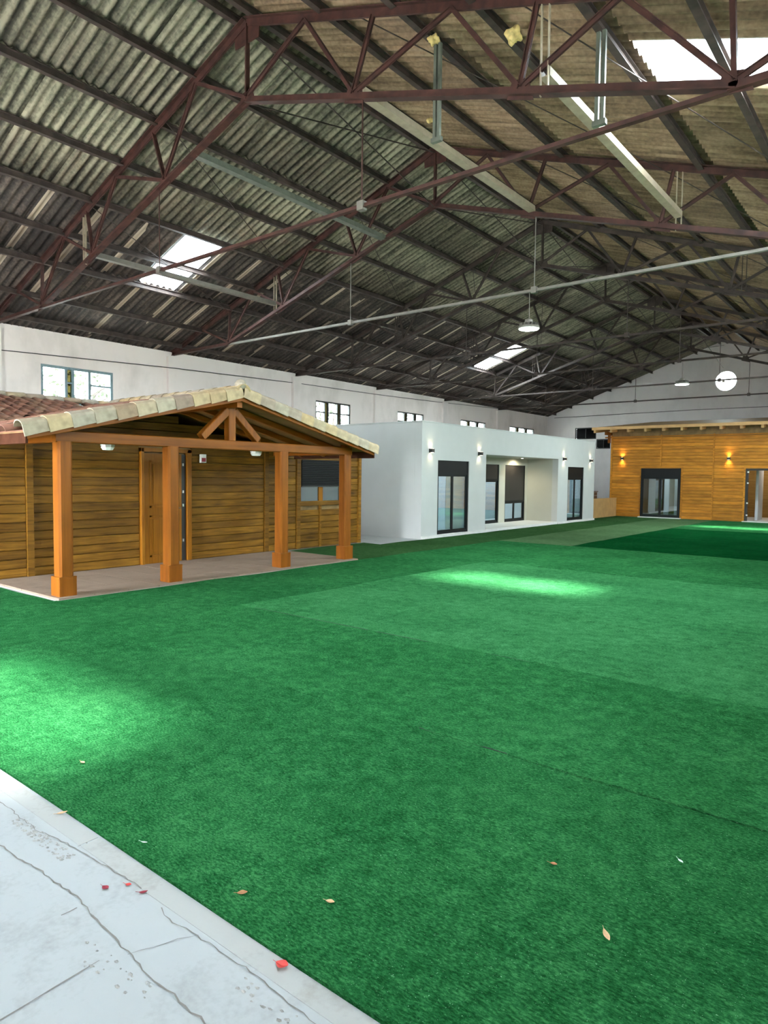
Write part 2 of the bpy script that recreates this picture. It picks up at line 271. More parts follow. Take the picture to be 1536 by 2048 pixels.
# ------------------------------------------------------------------ mesh helpers
def empty(name, loc=(0, 0, 0), rz=0.0, label=None, cat=None, group=None, kind=None):
    o = bpy.data.objects.new(name, None); COL.objects.link(o); o.location = loc; o.rotation_euler = (0, 0, rz); o.empty_display_size = .2
    tag(o, label, cat, group, kind); return o
def tag(o, label=None, cat=None, group=None, kind=None):
    if label: o['label'] = label
    if cat: o['category'] = cat
    if group: o['group'] = group
    if kind: o['kind'] = kind
    return o
class MB:
    def __init__(s): s.v = []; s.f = []; s.sm = []
    def add(s, vs, fs, smooth=False):
        o = len(s.v); s.v += [tuple(p) for p in vs]; s.f += [tuple(i+o for i in f) for f in fs]; s.sm += [smooth]*len(fs); return s
    def box(s, x0, x1, y0, y1, z0, z1):
        return s.add([(x0, y0, z0), (x1, y0, z0), (x1, y1, z0), (x0, y1, z0), (x0, y0, z1), (x1, y0, z1), (x1, y1, z1), (x0, y1, z1)],
                     [(3, 2, 1, 0), (4, 5, 6, 7), (0, 1, 5, 4), (1, 2, 6, 5), (2, 3, 7, 6), (3, 0, 4, 7)])
    def prism(s, pts, d):            # convex polygon (3D points) extruded by vector d
        n = len(pts); d = Vector(d); a = [Vector(p) for p in pts]
        nrm = (a[1]-a[0]).cross(a[2]-a[1])
        if nrm.dot(d) > 0: a = a[::-1]
        return s.add(a+[p+d for p in a], [tuple(range(n)), tuple(range(2*n-1, n-1, -1))]+[(i, i+n, (i+1) % n+n, (i+1) % n) for i in range(n)])
    def bar(s, p, q, w, h, up=(0, 0, 1), c=0.0):   # box between two points; w sideways, h along up; c = chamfer
        p, q = Vector(p), Vector(q); d = (q-p).normalized(); u = Vector(up)
        if abs(d.dot(u)) > .98: u = Vector((1, 0, 0))
        sd_ = d.cross(u).normalized(); u = sd_.cross(d)
        if c: prof = [(-w/2+c, -h/2), (w/2-c, -h/2), (w/2, -h/2+c), (w/2, h/2-c), (w/2-c, h/2), (-w/2+c, h/2), (-w/2, h/2-c), (-w/2, -h/2+c)]
        else: prof = [(-w/2, -h/2), (w/2, -h/2), (w/2, h/2), (-w/2, h/2)]
        return s.prism([p+sd_*a+u*b for a, b in prof], q-p)
    def tee(s, p, q, w, h, t=.014, flip=1):       # two angles back to back: flange and web
        p, q = Vector(p), Vector(q); up = Vector((0, 0, 1)); d = (q-p).normalized()
        if abs(d.dot(up)) > .98: up = Vector((1, 0, 0))
        sd_ = d.cross(up).normalized(); u = sd_.cross(d)
        s.bar(p+u*(flip*h/2), q+u*(flip*h/2), w, t, u); s.bar(p+sd_*.012, q+sd_*.012, t, h, u); return s.bar(p-sd_*.012, q-sd_*.012, t, h, u)
    def tube(s, pts, r, n=8, cap=True):
        pts = [Vector(p) for p in pts]; rings = []; m = len(pts)
        rr = r if isinstance(r, (list, tuple)) else [r]*m
        for i, p in enumerate(pts):
            d = (pts[min(i+1, m-1)]-pts[max(i-1, 0)]).normalized(); u = Vector((0, 0, 1)) if abs(d.z) < .9 else Vector((1, 0, 0))
            a = d.cross(u).normalized(); b = a.cross(d)
            rings.append([p+(a*math.cos(2*PI*k/n)+b*math.sin(2*PI*k/n))*rr[i] for k in range(n)])
        vs = [v for r_ in rings for v in r_]; fs = []
        for i in range(m-1):
            for k in range(n): fs.append((i*n+k, i*n+(k+1) % n, (i+1)*n+(k+1) % n, (i+1)*n+k))
        s.add(vs, fs, True)
        if cap: s.add(rings[0], [tuple(range(n))[::-1]]); s.add(rings[-1], [tuple(range(n))])
        return s
    def lathe(s, prof, n=20, loc=(0, 0, 0)):       # (r, z) profile about Z
        L_ = Vector(loc); vs = []; fs = []; m = len(prof)
        for r, z in prof: vs += [L_+Vector((r*math.cos(2*PI*k/n), r*math.sin(2*PI*k/n), z)) for k in range(n)]
        for i in range(m-1):
            for k in range(n): fs.append((i*n+k, i*n+(k+1) % n, (i+1)*n+(k+1) % n, (i+1)*n+k))
        fs.append(tuple(range(n))[::-1]); fs.append(tuple(range((m-1)*n, m*n)))
        return s.add(vs, fs, False)
    def mesh(s, name, mat):
        me = bpy.data.meshes.new(name); me.from_pydata(s.v, [], s.f); me.materials.append(mat)
        me.polygons.foreach_set('use_smooth', s.sm); me.update()
        return me
    def build(s, name, mat, parent=None, label=None, cat=None, group=None, kind=None, loc=(0, 0, 0), rot=None):
        return link(name, s.mesh(name, mat), parent, label, cat, group, kind, loc, rot)
def link(name, me, parent=None, label=None, cat=None, group=None, kind=None, loc=(0, 0, 0), rot=None):
    o = bpy.data.objects.new(name, me); COL.objects.link(o); o.location = loc
    if rot: o.rotation_euler = rot
    if parent: o.parent = parent
    return tag(o, label, cat, group, kind)
def chamfer_box(L, a, b, axis, front, c=.008):
    """plank: length L on axis, size a (height, Z) by b (depth); the edges on the `front` side are chamfered"""
    prof = [(0, -a/2), (b-c, -a/2), (b, -a/2+c), (b, a/2-c), (b-c, a/2), (0, a/2)]
    m = MB()
    if axis == 'Y': m.prism([(front*d, -L/2, z) for d, z in prof], (0, L, 0))
    else: m.prism([(-L/2, front*d, z) for d, z in prof], (L, 0, 0))
    return m
def holed_wall(outline, holes, depth, to3d, dvec):
    """flat wall with openings: outline and holes as 2D loops, mapped by to3d, thickened by dvec"""
    bm = bmesh.new(); edges = []; loops = []
    for lp in [outline]+holes:
        vs = [bm.verts.new(to3d(*p)) for p in lp]; loops.append(vs)
        for i in range(len(vs)): edges.append(bm.edges.new((vs[i], vs[(i+1) % len(vs)])))
    bmesh.ops.triangle_fill(bm, use_beauty=True, use_dissolve=False, edges=edges)
    front = list(bm.faces)
    d = Vector(dvec)*depth
    cp = {}
    for lp in loops:
        for v in lp: cp[v] = bm.verts.new(v.co+d)
    for f in front: bm.faces.new([cp[v] for v in reversed(f.verts)])
    for lp in loops:
        for i in range(len(lp)):
            a, b = lp[i], lp[(i+1) % len(lp)]; bm.faces.new((a, b, cp[b], cp[a]))
    bmesh.ops.recalc_face_normals(bm, faces=bm.faces)
    me = bpy.data.meshes.new('wall'); bm.to_mesh(me); bm.free(); return me
def rect(a0, a1, b0, b1): return [(a0, b0), (a1, b0), (a1, b1), (a0, b1)]
def roofz(x): return ZR-SL*abs(x-XR)

# ------------------------------------------------------------------ floor
fl = empty('floor', kind='structure')
MB().box(-19, 1.6, -2.4, 1.47, -.2, 0).build('concrete_slab', M['concrete'], fl)
MB().box(-19, 1.6, 1.475, 39.3, -.2, 0).build('concrete_slab', M['concrete'], fl)
for k in range(7):                                   # narrow concrete edging along the grass
    x0 = -8.56+k*1.9
    MB().prism([(x0+.005, 1.44, -.03), (x0+1.895, 1.44, -.03), (x0+1.895, 1.44, .0015), (x0+.005, 1.44, .0015)], (0, .088, 0)).build('edging_strip', M['edging'], fl)
def ribbon(pts, w, name, z=.0026, jit=.0065, mat='crack'):
    fine = []
    for (a, b) in zip(pts[:-1], pts[1:]):
        nseg = max(1, int(math.hypot(b[0]-a[0], b[1]-a[1])/.03))
        for i in range(nseg):
            t = i/nseg; fine.append((a[0]+(b[0]-a[0])*t+random.uniform(-jit, jit), a[1]+(b[1]-a[1])*t+random.uniform(-jit, jit)))
    fine.append(pts[-1]); vs = []; fs = []
    for i, p in enumerate(fine):
        q0 = fine[max(i-1, 0)]; q1 = fine[min(i+1, len(fine)-1)]; dx, dy = q1[0]-q0[0], q1[1]-q0[1]; n_ = math.hypot(dx, dy) or 1
        ww = .62*w*random.uniform(.45, 1.3); ox, oy = -dy/n_*ww/2, dx/n_*ww/2
        vs += [(p[0]-ox, p[1]-oy, z), (p[0]+ox, p[1]+oy, z)]
        if i: fs.append((2*i-2, 2*i, 2*i+1, 2*i-1))
    MB().add(vs, fs).build(name, M[mat], fl)
ribbon([(-3.9, 1.2), (-3.14, 1.22), (-3.0, 1.22), (-2.79, 1.24), (-2.52, 1.25), (-2.29, 1.23), (-2.06, 1.21), (-1.93, 1.2), (-1.79, 1.2), (-1.5, 1.19), (-1.1, 1.15)], .010, 'crack')
ribbon([(-4.3, 1.41), (-3.58, 1.39), (-3.34, 1.38), (-3.11, 1.38), (-2.86, 1.42), (-2.62, 1.435), (-2.37, 1.44)], .008, 'crack')
ribbon([(-2.21, 1.42), (-2.16, 1.40), (-2.03, 1.41), (-1.88, 1.42), (-1.59, 1.42), (-1.3, 1.40)], .006, 'crack')
ribbon([(-2.07, 1.21), (-2.04, 1.29), (-1.97, 1.42)], .004, 'crack')
ribbon([(-2.11, .2), (-2.11, .81), (-2.12, 1.13)], .008, 'expansion_joint', jit=.001)
ribbon([(-2.45, 1.16), (-2.45, 1.22)], .008, 'crack', jit=.002)
ribbon([(-2.86, 1.43), (-2.86, 1.445)], .008, 'crack', jit=.001)
for (cx, cy, rx, ry, n_) in [(-3.05, 1.36, .26, .03, 110), (-2.05, 1.13, .2, .05, 26), (-1.5, 1.37, .18, .03, 20)]:
    m = MB()
    for _ in range(n_):
        x, y, r_ = cx+random.uniform(-rx, rx), cy+random.uniform(-ry, ry), random.uniform(.003, .009)
        a0 = random.random()*6; pts = [(x+r_*1.6*math.cos(a0+k*2*PI/5)*random.uniform(.6, 1.2), y+r_*math.sin(a0+k*2*PI/5)*random.uniform(.6, 1.2)) for k in range(5)]
        m.add([(p[0], p[1], .001) for p in pts]+[(x, y, .003+r_*.25)], [(i, (i+1) % 5, 5) for i in range(5)])
    m.build('crumbled_patch', M['crumb'], fl, kind='stuff')

# artificial grass: rolls across the hall, two rolls lengthwise on the left
WRK = [((-3.1, 6.9), (-2.75, 7.35)), ((-2.6, 7.15), (-2.3, 7.4)), ((-1.9, 6.75), (-1.5, 7.3)), ((-1.2, 6.55), (-1.0, 6.8)), ((-1.4, 6.8), (-.6, 6.75)), ((-2.75, 5.3), (-2.6, 5.5)), ((-1.2, 4.75), (-.9, 4.85))]
def wrinkle(x, y):
    z = 0
    for (a, b), (c, d) in WRK:
        L = math.hypot(c-a, d-b); ux, uy = (c-a)/L, (d-b)/L; t_ = (x-a)*ux+(y-b)*uy; n_ = -(x-a)*uy+(y-b)*ux
        e = max(0, -t_, t_-L)
        if e < .3 and abs(n_) < .2: z += .016*math.exp(-(n_/.035)**2-(e/.12)**2)
    return z
def turf(x0, x1, y0, y1, mat, h):
    rs_ = .05 if x1 > 0 and y0 > 3 and y1 < 7.6 else .25; nx, ny = max(2, int((x1-x0)/rs_)), max(2, int((y1-y0)/rs_)); vs = []; fs = []
    ph = random.random()*9
    for j in range(ny+1):
        for i in range(nx+1):
            x, y = x0+(x1-x0)*i/nx, y0+(y1-y0)*j/ny
            z = h+.0035*math.sin(x*1.7+ph)*math.sin(y*2.3+ph*1.3)+.0025*math.sin(x*5.1-y*3.7+ph)+(wrinkle(x, y) if rs_ < .1 else 0)
            ey = .007*math.sin(x*1.3+ph) if j in (0, ny) else 0; ex = .007*math.sin(y*1.1+ph) if i in (0, nx) else 0
            vs.append((x+ex, y+ey, max(z, .004)))
    for j in range(ny):
        for i in range(nx): fs.append((j*(nx+1)+i, j*(nx+1)+i+1, (j+1)*(nx+1)+i+1, (j+1)*(nx+1)+i))
    bd = [i for i in range(nx+1)]+[j*(nx+1)+nx for j in range(1, ny+1)]+[ny*(nx+1)+i for i in range(nx-1, -1, -1)]+[j*(nx+1) for j in range(ny-1, 0, -1)]
    o = len(vs); vs += [(vs[b][0], vs[b][1], .0005) for b in bd]
    top = MB().add(vs, fs, True); nb = len(bd)
    top.add([vs[b] for b in bd]+vs[o:], [(k, nb+k, nb+(k+1) % nb, (k+1) % nb) for k in range(nb)])
    top.build('turf_strip', TURF[mat], fl)
ye = [1.535, 3.53, 5.45, 7.45, 9.47, 11.42, 13.4, 15.55, 17.6, 19.6, 21.6, 23.6, 25.3, 27.3, 29.4]
for k in range(len(ye)-1):
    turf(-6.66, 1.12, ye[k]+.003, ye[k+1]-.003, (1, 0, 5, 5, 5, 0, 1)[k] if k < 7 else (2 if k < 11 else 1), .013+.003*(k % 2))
turf(-8.62, -6.668, 1.54, 15.5, 1, .012); turf(-8.62, -6.668, 15.508, 29.4, 3, .013)
turf(-10.2, -8.628, 9.95, 20.0, 4, .012); turf(-10.2, -8.628, 20.01, 29.4, 4, .013)
turf(-11.4, -8.628, 1.54, 4.04, 1, .012); turf(-10.74, -10.208, 9.95, 12.6, 4, .012); turf(-10.9, -10.208, 26.3, 29.4, 4, .012)
tape = plain('turf_backing', (.01, .03, .015), .95)
for y in ye[1:-1]: MB().box(-6.66, 1.1, y-.05, y+.05, .0005, .003).build('seam_tape', tape, fl)
for x in (-6.664, -8.624): MB().box(x-.05, x+.05, 1.6 if x > -7 else 4.1, 29.4, .0032, .0038).build('seam_tape', tape, fl)
# open seams: short dark gaps where two rolls pull apart
for a, b, y in [(-2.52, -2.38, 3.53), (-2.1, -1.88, 3.53), (-5.6, -3.9, 9.47), (-6.4, -2.7, 5.45)]:
    MB().add([(a, y-.006, .0175), ((a+b)/2, y-.010, .0175), (b, y-.004, .0175), (b, y+.004, .0175), ((a+b)/2, y+.006, .0175), (a, y+.004, .0175)], [(0, 1, 2, 3, 4, 5)]).build('seam_gap', tape, fl)

# ------------------------------------------------------------------ hall walls
wy = [(8.40, 10.44), (18.72, 20.72), (23.86, 25.84), (29.05, 31.50), (34.15, 37.15)]
ww = [(z0, z1) for z0, z1 in [(3.5, 4.52)]*5]
top_l = roofz(XL)-.02
me = holed_wall(rect(Y0, YG, 0, top_l), [rect(a, b, 3.5, 4.52) for a, b in wy], .3, lambda y, z: (XL, y, z), (-1, 0, 0))
me.materials.append(M['hallwall']); link('wall_left', me, kind='structure')
top_r = roofz(XRT)-.02
wyr = [(-.6, 1.4), (3.6, 5.6), (8.9, 10.9), (14.0, 16.0), (19.0, 21.0), (24.2, 26.2)]
me = holed_wall(rect(Y0, YG, 0, top_r), [rect(a, b, 3.1, 4.82) for a, b in wyr], .3, lambda y, z: (XRT, y, z), (1, 0, 0)); me.materials.append(M['hallwall']); link('wall_right', me, kind='structure')
circ = [(-8.48+.55*math.cos(2*PI*k/28), 6.80+.55*math.sin(2*PI*k/28)) for k in range(28)]
gout = [(XL-.3, 0), (XRT+.3, 0), (XRT+.3, roofz(XRT+.3)-.03), (XR, ZR-.03), (XL-.3, roofz(XL-.3)-.03)]
me = holed_wall(gout, [circ, rect(-16.66, -15.36, 3.96, 4.64), rect(-15.34, -14.5, 3.38, 3.95)], .3, lambda x, z: (x, YG, z), (0, 1, 0)); me.materials.append(M['gable']); link('wall_far', me, kind='structure')
bout = [(XL-.3, 0), (-11.5, 0), (-11.5, 3.6), (-8.3, 3.6), (-8.3, 0), (XRT+.3, 0)]+gout[2:]  # unseen gate opening added behind the camera to brighten the near roof
me = holed_wall(bout, [], .3, lambda x, z: (x, Y0, z), (0, -1, 0)); me.materials.append(M['hallwall']); link('wall_back', me, kind='structure')
for i, y in enumerate(TY): MB().box(XL-.01, XL+.11, y-.2, y+.2, 0, 5.24).build('trim_%d' % (i+1), M['hallwall'], kind='structure')
MB().box(-60, 60, -60, 100, -.5, -.21).build('ground', M['ground'], kind='structure')

# windows of the left wall
for i, (a, b) in enumerate(wy):
    w = empty('window_%d' % (i+1), (XL, a, 3.5), kind='structure'); L = b-a; H = 1.02
    fm = M['frameb'] if i == 0 else M['framed']; t = .07 if i == 0 else .055
    m = MB(); X0, X1 = -.12, -.02
    for bx in ((0, L, 0, t), (0, L, H-t, H), (0, t, t, H-t), (L-t, L, t, H-t)): m.box(X0, X1, *bx)
    m.build('frame', fm, w)
    cuts = [0.335, .43, .66] if i == 0 else [.27, .36, .63, .71]
    for c in cuts: MB().box(X0+.01, X1, c*L-(.036 if i == 0 else .024), c*L+(.036 if i == 0 else .024), t, H-t).build('mullion', fm, w)
    ed = [0]+cuts+[1]
    for k in range(len(ed)-1):
        y0, y1 = ed[k]*L+.025, ed[k+1]*L-.025
        MB().box(-.075, -.069, max(y0, t), min(y1, L-t), t, H-t).build('pane', M['glassf' if (k == 1 and i == 0) or (i and k in (1, 3)) else 'glass'], w)
        if (i == 0 and k in (1, 3)) or (i and k in (0, 2, 4)):
            MB().box(X0+.02, X1-.005, max(y0, t), min(y1, L-t), H*.56, H*.56+.045).build('transom', fm, w)
    portal('window_daylight_portal', (XL-.32, (a+b)/2, 4.0), (1, 0, 0), L, 1.0)
    MB().box(XL-.3, XL+.04, a-.04, b+.04, 3.46, 3.4999).build('trim_%d' % (i+8), M['hallwall'], kind='structure')
for i, (a, b) in enumerate(wyr):                      # unseen windows added on the right wall to brighten the left wall and roof
    w = empty('window_%d' % (i+9), (XRT, a, 3.1), kind='structure'); L = b-a; H = 1.72; m = MB()
    for bx in ((0, L, 0, .05), (0, L, H-.05, H), (0, .05, .05, H-.05), (L-.05, L, .05, H-.05), (L/3-.02, L/3+.02, .05, H-.05), (L*2/3-.02, L*2/3+.02, .05, H-.05)): m.box(.02, .12, *bx)
    m.build('frame', M['framed'], w); MB().box(.069, .075, .05, L-.05, .05, H-.05).build('pane', M['glass'], w)
    portal('window_daylight_portal', (XRT+.32, (a+b)/2, 3.96), (-1, 0, 0), L, 1.7)
# round window and the two dark louvred openings of the gable
w = empty('window_6', (-8.48, YG, 6.8), kind='structure'); m = MB()
for k in range(28):
    a0, a1 = 2*PI*k/28, 2*PI*(k+1)/28
    m.add([(r*math.cos(a), y, r*math.sin(a)) for y in (-.03, .1) for r, a in ((.50, a0), (.57, a0), (.57, a1), (.50, a1))],
          [(0, 1, 2, 3), (7, 6, 5, 4), (0, 3, 7, 4), (1, 5, 6, 2)])
m.build('frame', M['gable'], w)
MB().tube([(0, .10, 0), (0, .104, 0)], .5, 28).build('pane', M['glass'], w)
MB().box(-.28, .16, .06, .09, -.06, -.02).box(-.2, -.08, .06, .09, -.02, .12).build('crossbar', M['gable'], w)
for i, (x0, x1, z0, z1) in enumerate([(-16.66, -15.36, 3.96, 4.64), (-15.34, -14.5, 3.38, 3.95)]):
    w = empty('window_%d' % (7+i), (x0, YG, z0), kind='structure'); W_, H = x1-x0, z1-z0
    m = MB()
    for bx in ((0, W_, 0, .05), (0, W_, H-.05, H), (0, .05, .05, H-.05), (W_-.05, W_, .05, H-.05), (W_/2-.02, W_/2+.02, .05, H-.05)): m.box(bx[0], bx[1], .02, .1, bx[2], bx[3])
    m.build('frame', M['framed'], w)
    for k in range(6):
        z = .07+k*(H-.14)/6; MB().prism([(.05, .04, z), (.05, .10, z+.09), (.05, .11, z+.09), (.05, .05, z)], (W_-.1, 0, 0)).build('slat', M['shutter'], w)
    MB().box(.02, W_-.02, .2, .22, .02, H-.02).build('panel', M['anth'], w)
portal('round_window_daylight_portal', (-8.48, YG+.32, 6.8), (0, -1, 0), 1.1, 1.1)

# ------------------------------------------------------------------ roof: corrugated sheets, purlins
ce = empty('ceiling', kind='structure')
WAVE, NW = .178, 6; SW = WAVE*NW
def sheet_mesh(name, run, side, mat):
    """sheet sloping down from local x=0; run = horizontal length, side -1 left slope, +1 right slope"""
    nu = NW*8; vs = []; fs = []; A = .027
    for t in (0, .008):
        for xx in (0, run):
            for i in range(nu+1):
                y = (i/nu-.5)*(SW+.05); vs.append((side*xx, y, -SL*xx+A*math.cos(2*PI*(y+SW/2)/WAVE)+t))
    n = nu+1
    for i in range(nu):
        a = (i, i+1, n+i+1, n+i); b = (2*n+i, 3*n+i, 3*n+i+1, 2*n+i+1)
        if side < 0: fs += [a, b]
        else: fs += [a[::-1], b[::-1]]
        fs += [(i, 2*n+i, 2*n+i+1, i+1), (n+i, n+i+1, 3*n+i+1, 3*n+i)]
    fs += [(0, n, 3*n, 2*n), (n-1, 3*n-1, 4*n-1, 2*n-1)]
    me = MB().add(vs, fs, True).mesh(name, mat)
    return me
rows = {-1: [.06, 2.46, 4.76, 6.96, 10.25], 1: [.06, 3.14, 5.49, 7.79, 10.9]}  # right eave lengthened out of view to block sun at the added windows
ncol = 38; ys = Y0-.2
light_l = {(10, 2), (26, 2)}; cols_y = [ys+SW*(k+.5) for k in range(ncol+1)]
def colof(y): return min(range(ncol+1), key=lambda k: abs(cols_y[k]-y))
light = {(-1, 2, colof(9.55)), (-1, 2, colof(26.2)), (1, 2, colof(9.1)), (1, 2, colof(1.7)), (1, 2, colof(25.0))}
for side in (-1, 1):
    meshes = {}
    for r in range(4):
        run = rows[side][r+1]-rows[side][r]+.12
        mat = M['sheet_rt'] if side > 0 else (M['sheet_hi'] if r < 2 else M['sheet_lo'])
        me = sheet_mesh('roof_sheet', run, side, mat); ml = None
        for k in range(ncol+1):
            yy = cols_y[k]; d = rows[side][r]
            loc = (XR+side*d, yy, ZR-SL*d+.012*(r % 2 == 0)+random.uniform(-.003, .003))
            if (side, r, k) in light:
                ml = ml or sheet_mesh('skylight_sheet', run, side, M['sky'])
                link('skylight_sheet', ml, ce, label='bright translucent roof sheet', loc=loc)
                c = Vector(loc)+Vector((side*run/2, 0, -SL*run/2+.1)); nrm = Vector((-side*SL, 0, -1)).normalized()
                p = portal('skylight_daylight_portal', c, nrm, 1.06, 1.06)
                p.data.size = run*1.06; p.data.size_y = 1.06
                ax = Vector((side, 0, -SL)).normalized(); ay = (-nrm).cross(ax)
                p.matrix_world = Matrix.Translation(c) @ Matrix((ax, ay, -nrm)).transposed().to_4x4()
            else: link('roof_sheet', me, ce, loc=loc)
for k in range(17):                                   # bent ridge caps
    y0 = Y0+k*2.42; m = MB()
    for s in (-1, 1): m.prism([(XR, y0, ZR+.075), (XR+s*.32, y0, ZR+.075-SL*.32), (XR+s*.32, y0, ZR+.06-SL*.32), (XR, y0, ZR+.06)], (0, 2.44, 0))
    m.build('ridge_cap', M['sheet_hi'], ce)
pur = {-1: [.17, 1.31, 2.46, 3.6, 4.76, 5.91, 6.96, 8.26, 9.26], 1: [.17, 1.64, 2.95, 4.15, 5.44, 6.59, 7.74, 8.8, 9.5]}
for side in (-1, 1):
    for d in pur[side]:
        x = XR+side*d; z = ZR-SL*d-.038
        m = MB(); m.box(-.045, .045, 0, YG-Y0, -.012, 0); m.box(-.008, .008, 0, YG-Y0, -.11, -.012); m.box(-.045, .045, 0, YG-Y0, -.122, -.11)
        m.build('purlin', M['darkst'], ce, loc=(x, Y0, z), rot=None)

# ------------------------------------------------------------------ roof trusses
HALF = 9.8
zu = lambda d: 8.72-.345*d
zl = lambda d: max(7.55-.31*d, 5.36)
UP = [0, 1.3, 2.6, 3.85, 5.0, 5.95, 7.0, 8.2]; LO = [0, 2.25, 4.8, 7.05]
WEB = [(0, 0), (1, 0), (1, 1), (2, 1), (3, 1), (3, 2), (4, 2), (5, 2), (5, 3), (6, 3), (7, 3)]
tl = ['', 'nearest rust red roof truss, its ridge joint cut near the top edge of the frame', 'second roof truss from the front, the pendant lamp hangs from its tie rod',
      'third roof truss from the front, ending at the left wall above the porch ridge', 'fourth roof truss, ending at the wall above the second window',
      'fifth roof truss, its foot lit pink below the small far skylight', 'farthest roof truss, drawn dark against the grey gable wall']
def truss(i, y):
    t = empty('roof_truss', (XR, y, 5.33), label=tl[i], cat='roof truss')
    P = lambda s, d, z: (s*d, 0, z-5.33)
    mat = M['rust'] if i < 3 else M['darkst']
    for s in (-1, 1):
        MB().tee(P(s, 0, zu(0)), P(s, HALF-.03, zu(HALF-.03)), .15, .11, flip=1).build('upper_chord', mat, t)
        m = MB().tee(P(s, 0, zl(0)), P(s, 7.08, zl(7.05)), .12, .09, flip=-1); m.build('lower_chord', mat, t)
        MB().tee(P(s, 7.0, 5.36), P(s, HALF-.02, 5.34), .10, .08, flip=-1).build('lower_chord', mat, t)
        for u, l_ in WEB:
            if (u, l_) == (0, 0) and s > 0: continue
            MB().tee(P(s, UP[u], zu(UP[u])-.03), P(s, LO[l_], zl(LO[l_])+.03), .075, .05, .01).build('web_member', mat, t)
        MB().tee(P(s, 8.2, zu(8.2)), P(s, 9.55, 5.36), .06, .05, .01).build('web_member', mat, t)
        for d in LO:
            if d == 0 and s > 0: continue
            g = .17 if d else .2
            MB().prism([P(s, d-g, zl(d)-.09+(.31*g*(d > 0))), P(s, d+g, zl(d)-.09-(.31*g*(0 < d < 7))), P(s, d+g*.6, zl(d)+.12), P(s, d-g*.6, zl(d)+.16)], (0, .012, 0)).build('gusset_plate', mat, t)
        # pair of pale hanging flats with a gap, at 5.1 m from the ridge
        pm = M['cream'] if i in (1, 2) else mat
        m = MB()
        for o in (-.045, .045): m.bar(P(s, 5.1+o, zu(5.1)-.02), P(s, 5.1+o, zl(5.1)-.05), .012, .035, (0, 1, 0))
        m.build('hanger_pair', pm, t)
    MB().prism([P(1, -.28, zu(.28)-.22), P(1, .28, zu(.28)-.22), P(1, .3, zu(.3)+.03), P(1, 0, zu(0)+.06), P(1, -.3, zu(.3)+.03)], (0, .014, 0)).build('gusset_plate', mat, t)
    MB().tee(P(1, -7.05, 5.34), P(1, 7.05, 5.34), .07, .05, .01, flip=-1).build('tie_rod', M['rust'] if i < 2 else M['galv'] if i == 2 else mat, t, label='long straight tie')
    for d in (-2.42, 2.42):
        MB().tube([P(1, d, zl(abs(d))), P(1, d, 5.33)], .011, 6).build('sag_rod', M['galv'] if i == 2 else mat, t)
        MB().box(d-.055, d+.055, -.045, .045, -.05, .07).build('clamp', M['galv'] if i in (1, 2) else mat, t)
for i, y in enumerate(TY):
    if i: truss(i, y)                                # the photograph shows nothing of the one above the camera
# slender bracing rods between the trusses
for a, b in zip(TY, TY[1:]+[YG]):
    if a < 5: continue
    MB().tube([(XR, a, 7.5), (XR, b, 8.66)], .013, 5).build('bracing_rod', M['darkst'], ce)
    MB().tube([(XR, a, 8.66), (XR, b, 7.5)], .013, 5).build('bracing_rod', M['darkst'], ce)
    for s in (-1, 1):
        for d0, d1 in ((2.25, 4.8), (4.8, 7.0)):
            MB().tube([(XR+s*d0, a, roofz(XR+s*d0)-.2), (XR+s*d1, b, roofz(XR+s*d1)-.2)], .009, 5).build('bracing_rod', M['darkst'], ce)
# longitudinal channels between the two nearest trusses
def channel(x, z, y0, y1, w, h, mat, label):
    m = MB(); m.box(-w/2, w/2, 0, y1-y0, 0, .012); m.box(-w/2, -w/2+.01, 0, y1-y0, .012, h); m.box(w/2-.01, w/2, 0, y1-y0, .012, h)
    m.build('steel_channel', M[mat], None, label, 'channel', loc=(x, y0, z))
    return m
channel(-10.05, 7.08, 7.2, 12.39, .14, .10, 'greenst', 'green grey steel channel running from the nearest truss left of the ridge')
channel(-6.3, 6.86, 7.2, 12.39, .14, .10, 'cream', 'beige steel channel running just right of the ridge')
channel(-3.54, 6.13, 7.2, 12.39, .12, .10, 'cream', 'pale steel channel shining under the right roof light')
channel(-13.74, 6.13, 7.2, 12.39, .12, .10, 'galv', 'grey steel channel crossing below the left skylight')
# hanging double posts with foam
for x, zt, zb, lab in [(-5.45, 7.58, 6.23, 'dark double hanger post left of the two below the ridge foam'), (-3.16, 6.86, 5.75, 'dark double hanger post nearest the large right roof light')]:
    t = empty('hanger_post', (x, 7.85, zb), label=lab, cat='post')
    for o in (-.035, .035): MB().box(o-.022, o+.022, -.02, .02, 0, zt-zb-.06).build('flat_bar', M['greenst'], t)
    MB().box(-.08, .08, -.03, .03, -.01, .05).build('foot_plate', M['greenst'], t)
def lump(name, c, r, mat, label, cat):
    bm = bmesh.new(); bmesh.ops.create_icosphere(bm, subdivisions=3, radius=r)
    for v in bm.verts: v.co *= 1+random.uniform(-.2, .2)+.35*math.sin(v.co.x*40+v.co.z*31)*math.sin(v.co.y*37)
    me = bpy.data.meshes.new(name); bm.to_mesh(me); bm.free(); me.materials.append(mat)
    for p in me.polygons: p.use_smooth = True
    return link(name, me, None, label, cat, loc=c)
lump('foam_lump', (-5.52, 7.85, 7.60), .07, M['foam'], 'yellow foam lump on top of the double hanger post', 'foam')
lump('foam_lump', (-4.30, 7.85, 7.19), .09, M['foam'], 'larger ragged yellow foam lump on the purlin', 'foam')
lump('foam_lump', (-7.56, 10.66, 8.30), .05, M['foam'], 'small yellow foam dab beside the ridge purlin', 'foam')

